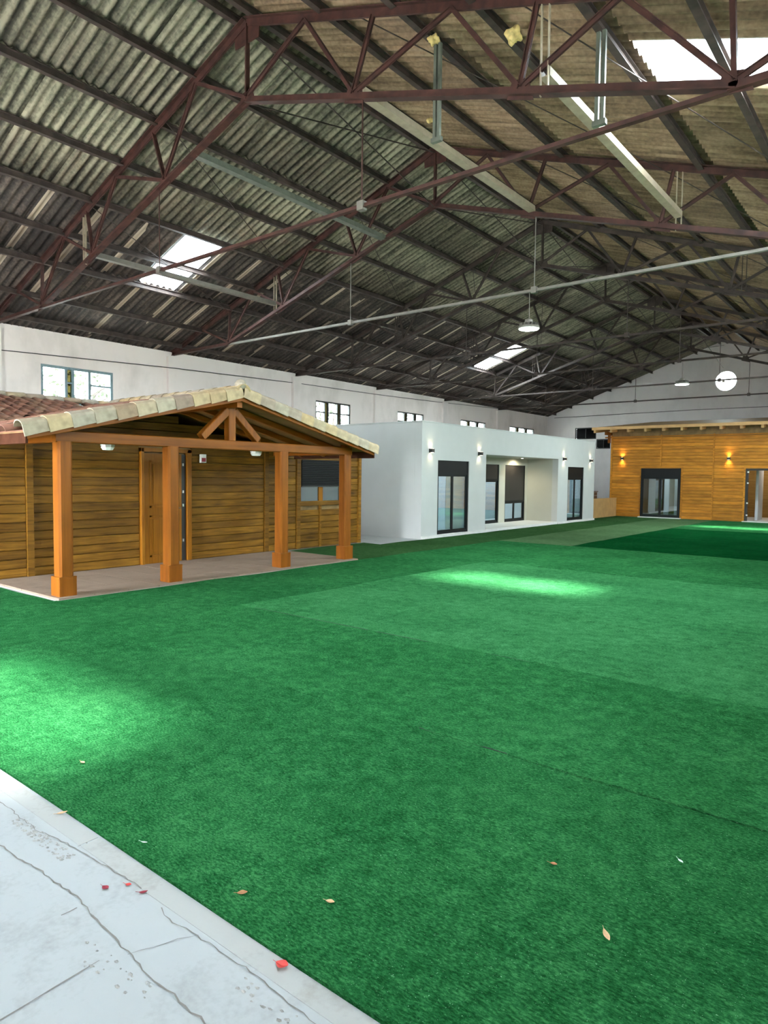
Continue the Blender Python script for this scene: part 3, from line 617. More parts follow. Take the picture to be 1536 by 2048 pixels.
# ------------------------------------------------------------------ pendant lamps
def pendant(x, y, label):
    t = empty('pendant_lamp', (x, y, 4.60), label=label, cat='lamp')
    MB().lathe([(.10, .06), (.20, .05), (.215, .02), (.215, 0), (.19, -.004)], 24).build('housing', M['galv'], t)
    m = MB()
    for k in range(16): a = 2*PI*k/16; m.bar((.06*math.cos(a), .06*math.sin(a), .10), (.19*math.cos(a), .19*math.sin(a), .075), .012, .05)
    m.lathe([(.07, .06), (.085, .08), (.08, .17), (.04, .19)], 16); m.build('heat_sink', M['galv'], t)
    MB().lathe([(.185, -.012), (.19, -.004), (.18, .0)], 24).build('lens', M['lampglow'], t)
    MB().tube([(0, 0, .18), (0, 0, .70)], .008, 6).build('suspension_wire', M['galv'], t)
    d = bpy.data.lights.new('pendant_light', 'AREA'); d.shape = 'DISK'; d.size = .34; d.energy = 50; d.color = (.86, 1, .95)
    o = bpy.data.objects.new('pendant_light', d); COL.objects.link(o); o.parent = t; o.location = (0, 0, -.03)
pendant(-6.32, 12.40, 'white pendant lamp hanging from the second truss tie, before the dark roof')
pendant(-6.12, 22.36, 'small far pendant lamp hanging before the gable wall, left of the round window')

# ------------------------------------------------------------------ cables
def cable(pts, r, label): MB().tube(pts, r, 6).build('cable', M['black'], None, label, 'cable')
cable([(XL+.03, 1.0, 4.55), (XL+.03, 7.0, 4.70), (XL+.13, 12.4, 4.90), (XL+.03, 17.9, 5.05), (XL+.13, 22.36, 5.08), (XL+.03, 27, 5.2), (XL+.03, 33, 5.38)], .012, 'thin dark cable strung along the left wall above its windows')
cable([(-18.0, YG-.02, 5.30), (-14, YG-.02, 5.34), (-10, YG-.02, 5.38), (-6, YG-.02, 5.36), (.8, YG-.02, 5.2)], .014, 'thin dark cable strung across the gable wall')

# ------------------------------------------------------------------ timber cabin with porch
CX, PX = -10.80, -8.81
cab = empty('timber_cabin', (CX, 6.95, 0), label='honey wood cabin with tiled gabled porch on four posts, at left', cat='cabin')
def cp(mb, name, mat, loc=None, label=None, parent=None, kind=None):
    o = mb.build(name, M[mat], parent or cab, label, kind=kind)
    o.location = Vector(loc or (0, 0, 0))-Vector((CX, 6.95, 0)); return o
def plank_row(y0, y1, z, h):
    ya = y0
    while ya < y1-.05:
        yb = y1 if y1-ya < 2.3 else ya+random.uniform(1.2, 1.9)
        if y1-yb < .4: yb = y1
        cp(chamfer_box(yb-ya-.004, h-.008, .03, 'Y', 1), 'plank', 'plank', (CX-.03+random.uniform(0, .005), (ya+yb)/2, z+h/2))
        ya = yb
PH = .1405
for r in range(15):
    z = .03+r*PH
    plank_row(3.2, 4.66, z, PH); plank_row(4.77, 6.58, z, PH); plank_row(7.66, 9.44, z, PH); plank_row(9.56, 10.36, z, PH)
    if z+PH < .97: plank_row(10.48, 11.08, z, PH); plank_row(11.14, 12.42, z, PH)
    elif z > 2.0: plank_row(10.36, 12.42, z, PH)
    else: plank_row(11.84, 12.42, z, PH)
for r in range(6):
    z = .03+(15+r)*PH; hw = (2.80-z-PH)/.23
    if hw > .3: plank_row(6.95-min(hw, 3.3), 6.95+min(hw, 3.3), z, PH)
for y in (4.715, 9.50, 10.42, 11.11): cp(MB().bar((0, 0, 0), (0, 0, 2.11 if y < 11 else .95), .05 if y > 11 else .1, .045, (1, 0, 0)), 'batten', 'plank', (CX+.015, y, .03))
cp(MB().bar((0, 0, 0), (0, 0, 2.12), .09, .09, (1, 0, 0), .01), 'corner_post', 'plank', (CX+.01, 12.46, .02))
# body behind the boards, right end wall and back
cp(MB().box(-16, CX-.032, 3.22, 12.44, .01, 2.14), 'wall_core', 'deckb')
for r in range(15): cp(chamfer_box(5.1, PH-.008, .03, 'X', 1), 'plank', 'plankx', (-13.4, 12.44, .03+r*PH+PH/2))
# door
d = cp(MB().bar((0, 0, 0), (0, 0, 2.06), .06, .09, (1, 0, 0), .006).bar((0, .96, 0), (0, .96, 2.06), .1, .09, (1, 0, 0), .006).box(-.045, .045, -.03, 1.01, 2.0, 2.07), 'door_frame', 'doorw', (CX+.02, 6.62, .03))
door = cp(MB().box(-.02, .02, 0, .76, 0, 1.96), 'door', 'doorw', (CX+.02, 6.66, .04), label='panelled wooden door')
for z0, z1 in ((.12, .86), (1.0, 1.84)):
    m = MB()
    for (a, b, c_, d_) in ((.10, .66, z0, z0+.03), (.10, .66, z1-.03, z1), (.10, .13, z0, z1), (.63, .66, z0, z1)): m.box(.018, .034, a, b, c_, d_)
    m.prism([(.02, .17, z0+.07), (.02, .59, z0+.07), (.02, .59, z1-.07), (.02, .17, z1-.07)], (.012, 0, 0))
    o = m.build('door_panel', M['doorw'], door)
o = MB().tube([(.02, .71, .98), (.06, .71, .98), (.07, .62, .98)], .009, 8).build('handle', M['alu'], door)
cp(MB().box(-.03, .012, 0, .1, 0, 1.96), 'door_gap', 'black', (CX, 7.425, .04), label='dark gap beside the door')
for z in (.35, 1.0, 1.25, 1.75): o = MB().box(.012, .03, .02, .05, z, z+.05).build('hinge', M['alu'], cab); o.location = Vector((CX, 7.43, .04))-Vector((CX, 6.95, 0))
# window with roller shutter
wf = cp(MB().box(-.03, .04, 0, 1.40, 0, .10).box(-.03, .03, 0, .05, .1, 1.06).box(-.03, .03, 1.35, 1.40, .1, 1.06).box(-.03, .03, 0, 1.40, 1.0, 1.06), 'window_frame', 'plank', (CX, 10.44, .97))
MB().box(-.02, .045, .06, 1.34, .44, 1.02).build('shutter_board', M['shutter'], wf)
for k in range(14): MB().prism([(.045, .07, .445+k*.041), (.056, .07, .455+k*.041), (.056, .07, .472+k*.041), (.045, .07, .482+k*.041)], (0, 1.26, 0)).build('shutter_slat', M['shutter'], wf)
MB().box(.03, .06, .05, 1.35, .415, .445).build('shutter_bar', M['black'], wf)
for a, b in ((.06, .64), (.76, 1.34)): MB().box(-.02, -.014, a, b, .10, .42).build('pane', M['glassd'], wf)
MB().box(-.028, .01, .64, .76, .10, .44).build('mullion', M['doorw'], wf)
MB().box(-.03, -.025, .05, 1.35, .1, .42).build('blind', M['curtain'], wf)
# emergency light and porch bulkheads: things of their own
t = empty('emergency_light', (CX+.035, 7.88, 1.93), label='small white emergency light box on the cabin wall right of the door', cat='light')
MB().box(0, .05, -.06, .06, -.07, .09).build('box', M['wpaint'], t); MB().box(.05, .055, -.045, .045, -.05, .02).build('dark_lens', M['petald'], t); MB().box(.05, .056, -.04, .04, .035, .065).build('lamp', M['wpaint'], t)
def bulkhead(x, y, z, label):
    t = empty('bulkhead_light', (x, y, z), label=label, cat='light')
    m = MB(); m.lathe([(.085, 0), (.095, -.02), (.07, -.06), (.02, -.065)], 8); m.build('diffuser', M['wpaint'], t)
    MB().lathe([(.10, .025), (.10, -.002)], 8).build('base', M['wpaint'], t)
bulkhead(PX-.22, 5.02, 2.03, 'white octagonal light under the porch beam between the first two posts'); bulkhead(PX-.22, 7.72, 2.03, 'white octagonal light under the porch beam left of the third post')
# terrace slab with paving stones
cp(MB().box(CX+.01, -8.60, 4.09, 9.93, .001, .016), 'terrace_bed', 'mortar')
for i in range(4):
    for j in range(12):
        x0, y0 = CX+.03+i*.5425, 4.10+j*.4855
        cp(MB().prism([(x0+.004, y0+.004, .016), (x0+.5385, y0+.004, .016), (x0+.5385, y0+.4815, .016), (x0+.004, y0+.4815, .016)], (0, 0, .02+random.uniform(0, .002))), 'paving_stone', 'paver')
# posts
for y in (4.27, 5.89, 8.11, 9.76):
    p = cp(MB().bar((0, 0, .27), (0, 0, 2.03), .19, .19, (1, 0, 0), .028), 'post', 'beamz', (PX, y, .02))
    MB().bar((0, 0, .016), (0, 0, .25), .235, .235, (1, 0, 0), .008).prism([(-.115, -.115, .25), (.115, -.115, .25), (.115, .115, .25), (-.115, .115, .25)], (0, 0, .02)).build('post_base', M['beamz'], p)
cp(MB().bar((0, -2.86, 0), (0, 2.86, 0), .15, .15, (0, 0, 1), .012), 'beam', 'beamy', (PX, 7.015, 2.115))
for y in (4.27, 9.76): cp(MB().bar((-1.0, 0, 0), (1.0, 0, 0), .15, .15, (0, 0, 1), .012), 'side_beam', 'beamx', (PX-.97, y, 2.116))
for y in (4.27, 9.76): cp(MB().bar((0, 0, 0), (0, 0, .10), .13, .13, (1, 0, 0)), 'bearing_block', 'beamz', (PX, y, 2.19))
cp(MB().bar((0, 0, 0), (0, 0, .66), .14, .13, (1, 0, 0), .01), 'king_post', 'beamz', (PX, 6.99, 2.19))
for s in (-1, 1): cp(MB().bar((0, s*.56, .03), (0, s*.06, .48), .12, .12, (1, 0, 0), .01), 'strut', 'beamz', (PX, 6.99, 2.19))
# porch roof: barge boards, rafters, decks
ps = .23
def pz(y, o=0): return 2.86-ps*abs(y-6.95)+o
for s in (-1, 1):
    cp(MB().bar((0, 0, 0), (0, s*3.27, -ps*3.27), .06, .075, (0, 0, 1), .006), 'barge_board', 'beamy', (-8.49, 6.95, 2.835))
    ye_ = 6.95+s*3.27
    m = MB(); m.prism([(-8.46, 6.95, 2.87), (-8.46, ye_, pz(ye_, .01)), (-13.0 if s < 0 else -13.0, ye_, pz(ye_, .01)), (-13.0, 6.95, 2.87)], (0, 0, .03)); cp(m, 'roof_deck', 'deckb')
    for x in (-9.1, -9.75, -10.4): cp(MB().bar((0, 0, 0), (0, s*3.2, -ps*3.2), .07, .09, (0, 0, 1)), 'rafter', 'beamy', (x, 6.95, 2.81))
    cp(MB().bar((-8.47, ye_, pz(ye_)-.05), (-10.7, ye_, pz(ye_)-.05), .03, .13), 'fascia', 'fasciab')
cp(MB().bar((-8.52, 6.95, 2.76), (-12.5, 6.95, 2.76), .1, .12), 'ridge_beam', 'beamx')
# main roof behind, ridge parallel to the hall, front slope towards the grass
MZ = lambda x: 3.0-.25*(x+13.5) if x > -13.5 else 3.0+.25*(x+13.5)
for a, b in ((-13.5, -10.55), (-13.5, -16.4)):
    cp(MB().prism([(a, 2.9, MZ(a)), (b, 2.9, MZ(b)), (b, 2.9, MZ(b)-.04), (a, 2.9, MZ(a)-.04)], (0, 9.7, 0)), 'roof_deck', 'deckb')
cp(MB().prism([(-10.78, 3.22, 2.14), (-13.5, 3.22, 2.94), (-16.2, 3.22, 2.14)], (0, .04, 0)), 'gable_panel', 'deckb'); cp(MB().prism([(-10.78, 12.40, 2.14), (-13.5, 12.40, 2.94), (-16.2, 12.40, 2.14)], (0, .04, 0)), 'gable_panel', 'deckb')
# clay tiles: half-barrel, tapering; local +X points down the slope
def tile_mesh(name, L, r0, r1, mat):
    n = 7; vs = []; fs = []
    for x, r in ((0, r0), (L, r1)):
        for q in (r, r-.014):
            for k in range(n): a = PI*k/(n-1); vs.append((x, q*math.cos(a), q*.85*math.sin(a)))
    for k in range(n-1):
        fs += [(k, 2*n+k, 2*n+k+1, k+1), (n+k, n+k+1, 3*n+k+1, 3*n+k), (2*n+k, 3*n+k, 3*n+k+1, 2*n+k+1), (k, k+1, n+k+1, n+k)]
    fs += [(0, n, 3*n, 2*n), (n-1, 3*n-1, 4*n-1, 2*n-1)]
    me = MB().add(vs, fs, True).mesh(name, M[mat]); return me
TM = tile_mesh('roof_tile', .42, .085, .10, 'tile'); RM = tile_mesh('rake_tile', .40, .105, .125, 'tilep')
tiles = []                                            # (location, down-slope direction)
pt = lambda y: 2.91-ps*abs(y-6.95)                    # tiled surface of the porch
mt = lambda x: MZ(x)+.015
dn_p = Vector((0, -1, -ps)).normalized(); dn_m = Vector((1, 0, -.25)).normalized()
for k in range(20):
    x = -8.72-k*.205
    for r in range(10):
        y = 6.93-r*.335
        if mt(x) > pt(y-.2) and x < -10.5: continue
        tiles.append((Vector((x, y, pt(y)+.01)), dn_p))
for k in range(18):
    y = 6.6-k*.205
    for r in range(9):
        x = -13.45+r*.335
        if pt(y) > mt(x+.2): continue
        tiles.append((Vector((x, y, mt(x)+.01)), dn_m))
def orient(loc, dn, up=Vector((0, 0, 1))):
    s_ = up.cross(dn).normalized(); n_ = dn.cross(s_)
    return Matrix.Translation(loc) @ Matrix((dn, s_, n_)).transposed().to_4x4()
ofs = Vector((CX, 6.95, 0))
tiles.sort(key=lambda t_: t_[0].length)
for i, (loc, dn) in enumerate(tiles):
    if i >= 276: break
    o = link('roof_tile', TM, cab); o.matrix_local = orient(loc-ofs+Vector((0, 0, random.uniform(0, .008))), dn)
rest = MB()
for (loc, dn) in tiles[276:]:
    mm = orient(loc-ofs, dn); rest.add([mm @ v.co for v in TM.vertices], [tuple(p.vertices) for p in TM.polygons], True)
for k in range(20):                                   # hidden right slope of the porch
    x = -8.72-k*.205
    for r in range(10):
        y = 6.97+r*.335
        if mt(x) > pt(y+.2) and x < -10.5: continue
        mm = orient(Vector((x, y, pt(y)+.01))-ofs, Vector((0, 1, -ps)).normalized()); rest.add([mm @ v.co for v in TM.vertices], [tuple(p.vertices) for p in TM.polygons], True)
for k in range(28):                                   # and the rest of the main roof
    y = 7.0+k*.205
    for r in range(9):
        x = -13.45+r*.335
        if pt(y) > mt(x+.2) and y < 10.2: continue
        mm = orient(Vector((x, y, mt(x)+.01))-ofs, dn_m); rest.add([mm @ v.co for v in TM.vertices], [tuple(p.vertices) for p in TM.polygons], True)
rest.build('roof_tiles', M['tile'], cab, kind='stuff')
cp(MB().prism([(-8.5, 6.95, 2.895), (-8.5, 3.66, pt(3.66)-.012), (-12.8, 3.66, pt(3.66)-.012), (-12.8, 6.95, 2.895)], (0, 0, .012)), 'tile_bed', 'tile')
cp(MB().prism([(-8.5, 6.95, 2.895), (-8.5, 10.24, pt(10.24)-.012), (-12.8, 10.24, pt(10.24)-.012), (-12.8, 6.95, 2.895)], (0, 0, .012)), 'tile_bed', 'tile')
def rake_mesh(out):
    """verge tile: rounded top with a deep outer face; local x down the slope, local y across, out = side of the face"""
    prof = [(-.13, -.02), (-.10, .045), (-.05, .075), (0, .08), (.05, .07), (.09, .045), (.105, .01), (.105, -.12)]
    n = len(prof); vs = []; fs = []
    for x, g in ((0, .90), (.335, 1.06)):
        for q in (0, .014):
            for a, b in prof: vs.append((x, out*(a*g-(q if a > .1 else 0)), b*g-(q if a <= .1 else 0)))
    for k in range(n-1):
        fs += [(k, 2*n+k, 2*n+k+1, k+1), (n+k, n+k+1, 3*n+k+1, 3*n+k), (2*n+k, 3*n+k, 3*n+k+1, 2*n+k+1), (k, k+1, n+k+1, n+k)]
    fs += [(0, n, 3*n, 2*n), (n-1, 3*n-1, 4*n-1, 2*n-1)]
    return MB().add(vs, fs, False).mesh('rake_tile', M['tilep'])
for s in (-1, 1):
    dn = Vector((0, s, -ps)).normalized(); side_ = Vector((0, 0, 1)).cross(dn).normalized(); RK = rake_mesh(1 if side_.x > 0 else -1)
    for k in range(11):
        y = 6.95+s*(.02+k*.30)
        o = link('rake_tile', RK, cab); o.matrix_local = orient(Vector((-8.51+random.uniform(-.006, .006), y, pt(y)+.055+random.uniform(-.004, .006)))-ofs, dn)
for k in range(11):
    o = link('ridge_tile', RM, cab); o.matrix_local = orient(Vector((-12.3+k*.35, 6.95, 2.955+.0*k))-ofs, Vector((1, 0, 0)))
for k in range(14):
    o = link('ridge_tile', RM, cab); o.matrix_local = orient(Vector((-13.5, 2.9+k*.36, 3.05))-ofs, Vector((0, 1, 0)))
cp(MB().lathe([(.05, 0), (.085, .04), (.09, .09), (.05, .14), (.01, .155)], 14), 'finial', 'tilep', (-8.50, 6.95, 2.99))

# ------------------------------------------------------------------ white house
WX, WY0, WY1, WZ = -10.31, 14.39, 26.08, 3.07
wh = empty('white_house', (WX, 20.2, 0), label='white flat-roofed rendered house with a recessed middle bay, along the left side', cat='house')
wo = Vector((WX, 20.2, 0))
def wp(mb, name, mat, parent=None, label=None):
    me = mb.mesh(name, M[mat]) if isinstance(mb, MB) else mb
    if not isinstance(mb, MB): me.materials.append(M[mat])
    o = link(name, me, parent or wh, label); o.location = -wo if parent is None else (0, 0, 0); return o
D1, RC, D2 = (15.14, 16.73), (17.68, 22.72), (23.57, 25.03)
fac = [(WY0, 0), (D1[0], 0), (D1[0], 2.09), (D1[1], 2.09), (D1[1], 0), (RC[0], 0), (RC[0], 2.32), (RC[1], 2.32), (RC[1], 0), (D2[0], 0), (D2[0], 2.06), (D2[1], 2.06), (D2[1], 0), (WY1, 0), (WY1, WZ), (WY0, WZ)]
wp(holed_wall(fac, [], .22, lambda y, z: (WX, y, z), (-1, 0, 0)), 'front_wall', 'white')
wp(MB().box(-17.9, WX-.221, WY0, WY0+.22, 0, WZ), 'side_wall', 'white'); wp(MB().box(-17.9, WX-.221, WY1-.22, WY1, 0, WZ), 'side_wall', 'white')
wp(MB().box(-17.9, -17.7, WY0+.221, WY1-.221, 0, WZ), 'back_wall', 'white')
wp(MB().box(-17.69, WX-.221, WY0+.221, WY1-.221, 2.55, 2.96), 'roof_slab', 'membrane')
# rooms behind
BA, BB = (18.85, 20.62), (21.04, 22.55)
rb = [(RC[0]-.01, .08), (BA[0], .08), (BA[0], 2.08), (BA[1], 2.08), (BA[1], .08), (BB[0], .08), (BB[0], 2.08), (BB[1], 2.08), (BB[1], .08), (RC[1]+.01, .08), (RC[1]+.01, 2.33), (RC[0]-.01, 2.33)]
wp(holed_wall(rb, [], .15, lambda y, z: (-11.50, y, z), (-1, 0, 0)), 'recess_wall', 'recess')
wp(MB().box(-11.65, WX-.221, RC[0]-.12, RC[0]-.001, 0, 2.54), 'recess_side', 'recess'); wp(MB().box(-11.65, WX-.221, RC[1]+.001, RC[1]+.12, 0, 2.54), 'recess_side', 'recess')
wp(MB().box(-11.65, WX-.221, RC[0]-.001, RC[1]+.001, 2.325, 2.45), 'recess_ceiling', 'recess')
wp(MB().box(-11.60, WX+.02, RC[0], RC[1], .005, .085), 'recess_floor', 'plinth')
wp(MB().box(-17.6, -11.66, WY0+.23, WY1-.23, .0, .03), 'room_floor', 'plinth'); wp(MB().box(-11.66, WX-.23, WY0+.23, RC[0]-.13, 0, .03), 'room_floor', 'plinth'); wp(MB().box(-11.66, WX-.23, RC[1]+.13, WY1-.23, 0, .03), 'room_floor', 'plinth')
for x0, x1, y0, y1 in ((-13.3, -13.2, WY0+.23, WY1-.23), (-13.19, -11.66, RC[0]-.12, RC[0]-.03), (-13.19, -11.66, RC[1]+.03, RC[1]+.12), (-13.19, -11.66, 20.8, 20.9)): wp(MB().box(x0, x1, y0, y1, .031, 2.54), 'partition', 'whitein')
for a, b in ((WY0, RC[0]), (RC[1], WY1)): wp(MB().box(WX+.001, WX+.05, a+.0, b, 0.002, .075), 'plinth', 'plinth')
wp(MB().box(-17.92, WX+.02, WY0-.02, WY0+.24, WZ+.001, WZ+.03).box(-17.92, WX+.02, WY1-.24, WY1+.02, WZ+.001, WZ+.03).box(WX-.24, WX+.02, WY0+.24, WY1-.24, WZ+.001, WZ+.03), 'coping', 'white')
def sliding_door(root, off, y0, y1, z0, z1, zs, xx, axis='Y', matf='anth', shut='shutter', panes=2, sgn=1, glass='glassd'):
    """frame with roller-shutter box above two glazed leaves"""
    def B(m, a0, a1, d0, d1, h0, h1):
        d0, d1 = sorted((sgn*d0, sgn*d1))
        return m.box(xx+d0, xx+d1, a0, a1, h0, h1) if axis == 'Y' else m.box(a0, a1, xx+d0, xx+d1, h0, h1)
    t = .06; f_ = MB()
    B(f_, y0, y0+t, -.10, -.02, z0, z1); B(f_, y1-t, y1, -.10, -.02, z0, z1); B(f_, y0+t, y1-t, -.10, -.02, z0, z0+t); B(f_, y0+t, y1-t, -.10, -.02, zs-.03, zs+.03)
    fr = f_.build('door_frame', M[matf], root, label='dark framed glazed door'); fr.location = -off
    s_ = MB(); B(s_, y0+t, y1-t, -.085, -.035, zs+.03, z1); s_.build('shutter_box', M[shut], fr)
    k = zs+.05
    while k < z1-.04:
        s2 = MB(); B(s2, y0+t, y1-t, -.035, -.027, k, k+.03); s2.build('shutter_slat', M[shut], fr); k += .045
    w_ = (y1-y0-2*t)/panes
    for i in range(panes):
        a, b = y0+t+i*w_, y0+t+(i+1)*w_; e = .045; m = MB()
        B(m, a, a+e, -.08, -.045, z0+t, zs-.03); B(m, b-e, b, -.08, -.045, z0+t, zs-.03); B(m, a+e, b-e, -.08, -.045, z0+t, z0+t+e); B(m, a+e, b-e, -.08, -.045, zs-.03-e, zs-.03)
        m.build('leaf', M[matf], fr)
        g = MB(); B(g, a+e, b-e, -.065, -.059, z0+t+e, zs-.03-e); g.build('pane', M[glass], fr)
    return fr
sliding_door(wh, wo, D1[0], D1[1], .08, 2.09, 1.73, WX); sliding_door(wh, wo, D2[0], D2[1], .08, 2.06, 1.66, WX)
sliding_door(wh, wo, BA[0], BA[1], .085, 2.08, 1.56, -11.50, shut='browns'); sliding_door(wh, wo, BB[0], BB[1], .085, 2.08, .80, -11.50, shut='browns')
def spot(parent, loc, dirv, energy, col, ang, size=.02):
    d = bpy.data.lights.new('lamp_light', 'SPOT'); d.energy = energy; d.color = col; d.spot_size = ang; d.spot_blend = 1.0; d.shadow_soft_size = size
    o = bpy.data.objects.new('lamp_light', d); COL.objects.link(o); o.parent = parent; o.location = loc; o.rotation_euler = Vector(dirv).to_track_quat('-Z', 'Y').to_euler(); return o
def wall_lamp(loc, out, label, warm, energy, group=None):
    t = empty('wall_lamp', loc, label=label, cat='wall lamp'); o = Vector(out)
    m = MB(); c = o*.07
    ax = abs(o.x) > .5
    m.box(*( (min(0, o.x*.11), max(0, o.x*.11), -.055, .055) if ax else (-.055, .055, min(0, o.y*.11), max(0, o.y*.11)) ), -.05, .05); m.build('housing', M['black'], t)
    for z in (-.051, .051):
        m = MB(); w_ = .035
        m.box(*((c.x-w_, c.x+w_, -w_, w_) if ax else (-w_, w_, c.y-w_, c.y+w_)), min(z, z*1.02), max(z, z*1.02)); m.build('lens', M['warmglow' if warm else 'coolglow'], t)
        spot(t, (c.x, c.y, z*1.15), (-o.x*.35, -o.y*.35, math.copysign(1, z)), energy, (1, .70, .35) if warm else (1, .80, .46), 2.1, .04)
for y, lab in ((14.76, 'up and down wall lamp on the white house left of its first sliding door'), (17.26, 'up and down wall lamp between the first sliding door and the recess'),
               (23.15, 'up and down wall lamp on the white house right of its recess'), (25.60, 'up and down wall lamp at the far right end of the white house')): wall_lamp((WX, y, 2.33), (1, 0, 0), lab, False, 2.2)
t = empty('downlight', (-11.15, 21.6, 2.324), label='small round downlight in the ceiling of the white recess', cat='light')
MB().lathe([(.05, -.008), (.055, 0)], 16).build('ring', M['alu'], t); MB().lathe([(.04, -.0105), (.04, -.0085)], 16).build('lens', M['coolglow'], t)
spot(t, (0, 0, -.03), (-.15, 0, -1), 34, (1, .86, .6), 2.9)

# ------------------------------------------------------------------ far timber building
FY = 29.47; fo = Vector((-5, FY, 0))
fb = empty('timber_lodge', fo, label='long plank-clad timber building with a pale roof edge across the far end', cat='building')
def fp(mb, name, mat, parent=None, label=None):
    o = mb.build(name, M[mat], parent or fb, label); o.location = -fo if parent is None else (0, 0, 0); return o
def xplank(x0, x1, z, h):
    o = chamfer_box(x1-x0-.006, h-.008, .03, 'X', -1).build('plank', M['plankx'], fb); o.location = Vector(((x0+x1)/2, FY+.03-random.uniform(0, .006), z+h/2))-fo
FA, FB_ = (-9.58, -7.98), (-5.58, -4.05)
h = .13
for r in range(26):
    z = .02+r*h
    if z < 2.1: segs = [(-10.86, FA[0]-.03), (FA[1]+.03, -6.79), (-6.74, FB_[0]-.03), (FB_[1]+.03, -2.4), (-2.4, .9)]
    else: segs = [(-10.86, -8.83), (-8.78, -6.79), (-6.74, -4.7), (-4.7, -2.4), (-2.4, .9)]
    for a, b in segs: xplank(a, b, z, h)
fp(MB().box(-8.83, -8.78, FY-.012, FY+.03, 2.12, 3.5), 'batten', 'plankx'); fp(MB().box(-6.79, -6.74, FY-.012, FY+.03, .02, 3.5), 'batten', 'plankx')
fp(MB().box(-10.93, -10.86, FY-.02, FY+.06, .0, 3.53), 'corner_post', 'plankx')
for a, b in (FA, FB_):
    fp(MB().box(a-.07, a, FY-.015, FY+.06, 0, 2.17).box(b, b+.07, FY-.015, FY+.06, 0, 2.17).box(a, b, FY-.015, FY+.06, 2.10, 2.17), 'door_casing', 'plankx')
    fp(MB().box(a-.05, b+.05, FY-.2, FY+.05, .001, .05), 'threshold', 'plinth')
core = [(-10.9, 0), (FA[0], 0), (FA[0], 2.1), (FA[1], 2.1), (FA[1], 0), (FB_[0], 0), (FB_[0], 2.1), (FB_[1], 2.1), (FB_[1], 0), (.95, 0), (.95, 3.84), (-10.9, 3.84)]
me = holed_wall(core, [], .1, lambda x, z: (x, FY+.035, z), (0, 1, 0)); me.materials.append(M['deckb']); o = link('wall_core', me, fb); o.location = -fo
fp(MB().box(-10.9, -10.8, FY+.14, 36.5, 0, 3.56), 'side_wall', 'plankx'); fp(MB().box(-10.9, .95, 36.5, 36.6, 0, 4.6), 'back_wall', 'deckb')
fp(MB().box(-10.79, .95, FY+.14, 36.49, .0, .03), 'room_floor', 'plinth'); fp(MB().box(-10.79, .95, 33.2, 33.3, .031, 3.5), 'inner_wall', 'inner')
fp(MB().box(-6.3, -6.2, FY+.14, 33.19, .031, 3.5), 'inner_wall', 'whitein'); fp(MB().box(-10.79, .95, FY+.14, 33.2, 2.6, 2.65), 'inner_ceiling', 'whitein')
fp(MB().box(-9.2, -9.0, 31.4, 31.5, .031, 2.5).box(-8.75, -8.6, 31.4, 31.5, .031, 2.5), 'inner_frame', 'whitein'); fp(MB().box(-8.6, -7.4, 31.42, 31.48, .031, 2.5), 'curtain', 'curtain')
fp(MB().box(-5.42, -5.32, 30.6, 31.6, .031, 2.2), 'inner_door', 'whitein')
sliding_door(fb, fo, FA[0], FA[1], .05, 2.10, 1.73, FY-.09, 'X', sgn=-1, glass='glassd')
fr = fp(MB().box(FB_[0], FB_[0]+.09, FY-.03, FY+.08, .05, 2.1).box(FB_[1]-.09, FB_[1], FY-.03, FY+.08, .05, 2.1).box(FB_[0]+.09, FB_[1]-.09, FY-.03, FY+.08, 2.02, 2.1), 'door_frame', 'browns', label='open dark door frame')
for z in (.25, .72, 1.5, 1.93): MB().box(FB_[0]+.06, FB_[0]+.12, FY-.045, FY-.03, z, z+.06).build('hinge', M['wpaint'], fr)
# roof: eave board, rafters, deck
rs = .10
EY = 28.85
fp(MB().prism([(-11.56, EY, 3.74), (-11.56, EY-.03, 3.74), (-11.56, EY-.03, 3.86), (-11.56, EY, 3.86)], (12.6, 0, 0)), 'eave_board', 'palew')
fp(MB().prism([(-11.55, EY, 3.80), (-11.55, 36.9, 3.80+rs*8), (-11.55, 36.9, 3.85+rs*8), (-11.55, EY, 3.85)], (12.58, 0, 0)), 'roof_deck', 'palew')
for k in range(18):
    x = -11.45+k*.72; fp(MB().bar((x, EY+.02, 3.70), (x, 36.8, 3.70+rs*7.93), .09, .16), 'rafter', 'palew')
fp(MB().bar((-11.2, FY+.01, 3.44), (.9, FY+.01, 3.44), .05, .06), 'wall_plate', 'plankx')
fp(MB().bar((-11.0, FY-.45, 3.60), (-11.0, FY+.3, 3.62), .12, .14).bar((-11.0, FY-.05, 3.2), (-11.0, FY-.05, 3.55), .1, .1, (1, 0, 0)), 'bracket', 'beamx')
wall_lamp((-10.41, FY, 2.52), (0, -1, 0), 'warm up and down wall lamp left of the glazed door on the plank facade', True, 9)
wall_lamp((-6.20, FY, 2.49), (0, -1, 0), 'warm up and down wall lamp between the two doors of the plank facade', True, 9)
d = bpy.data.lights.new('added_room_light', 'POINT'); d.energy = 14; d.color = (1, .85, .65); d.shadow_soft_size = .2; o = bpy.data.objects.new('added_room_light', d); COL.objects.link(o); o.location = (-4.8, 32.2, 2.3)  # unseen lamps added inside the rooms to brighten glazing and doorway
d = bpy.data.lights.new('added_room_light', 'POINT'); d.energy = 22; d.color = (1, .95, .88); d.shadow_soft_size = .2; o = bpy.data.objects.new('added_room_light', d); COL.objects.link(o); o.location = (-8.8, 30.7, 2.3)
for y, e in ((16.0, 60), (24.4, 50), (19.9, 40), (21.8, 40)):
    d = bpy.data.lights.new('added_room_light', 'POINT'); d.energy = e; d.color = (.85, .93, 1); d.shadow_soft_size = .2; o = bpy.data.objects.new('added_room_light', d); COL.objects.link(o); o.location = (-12.3, y, 2.3)

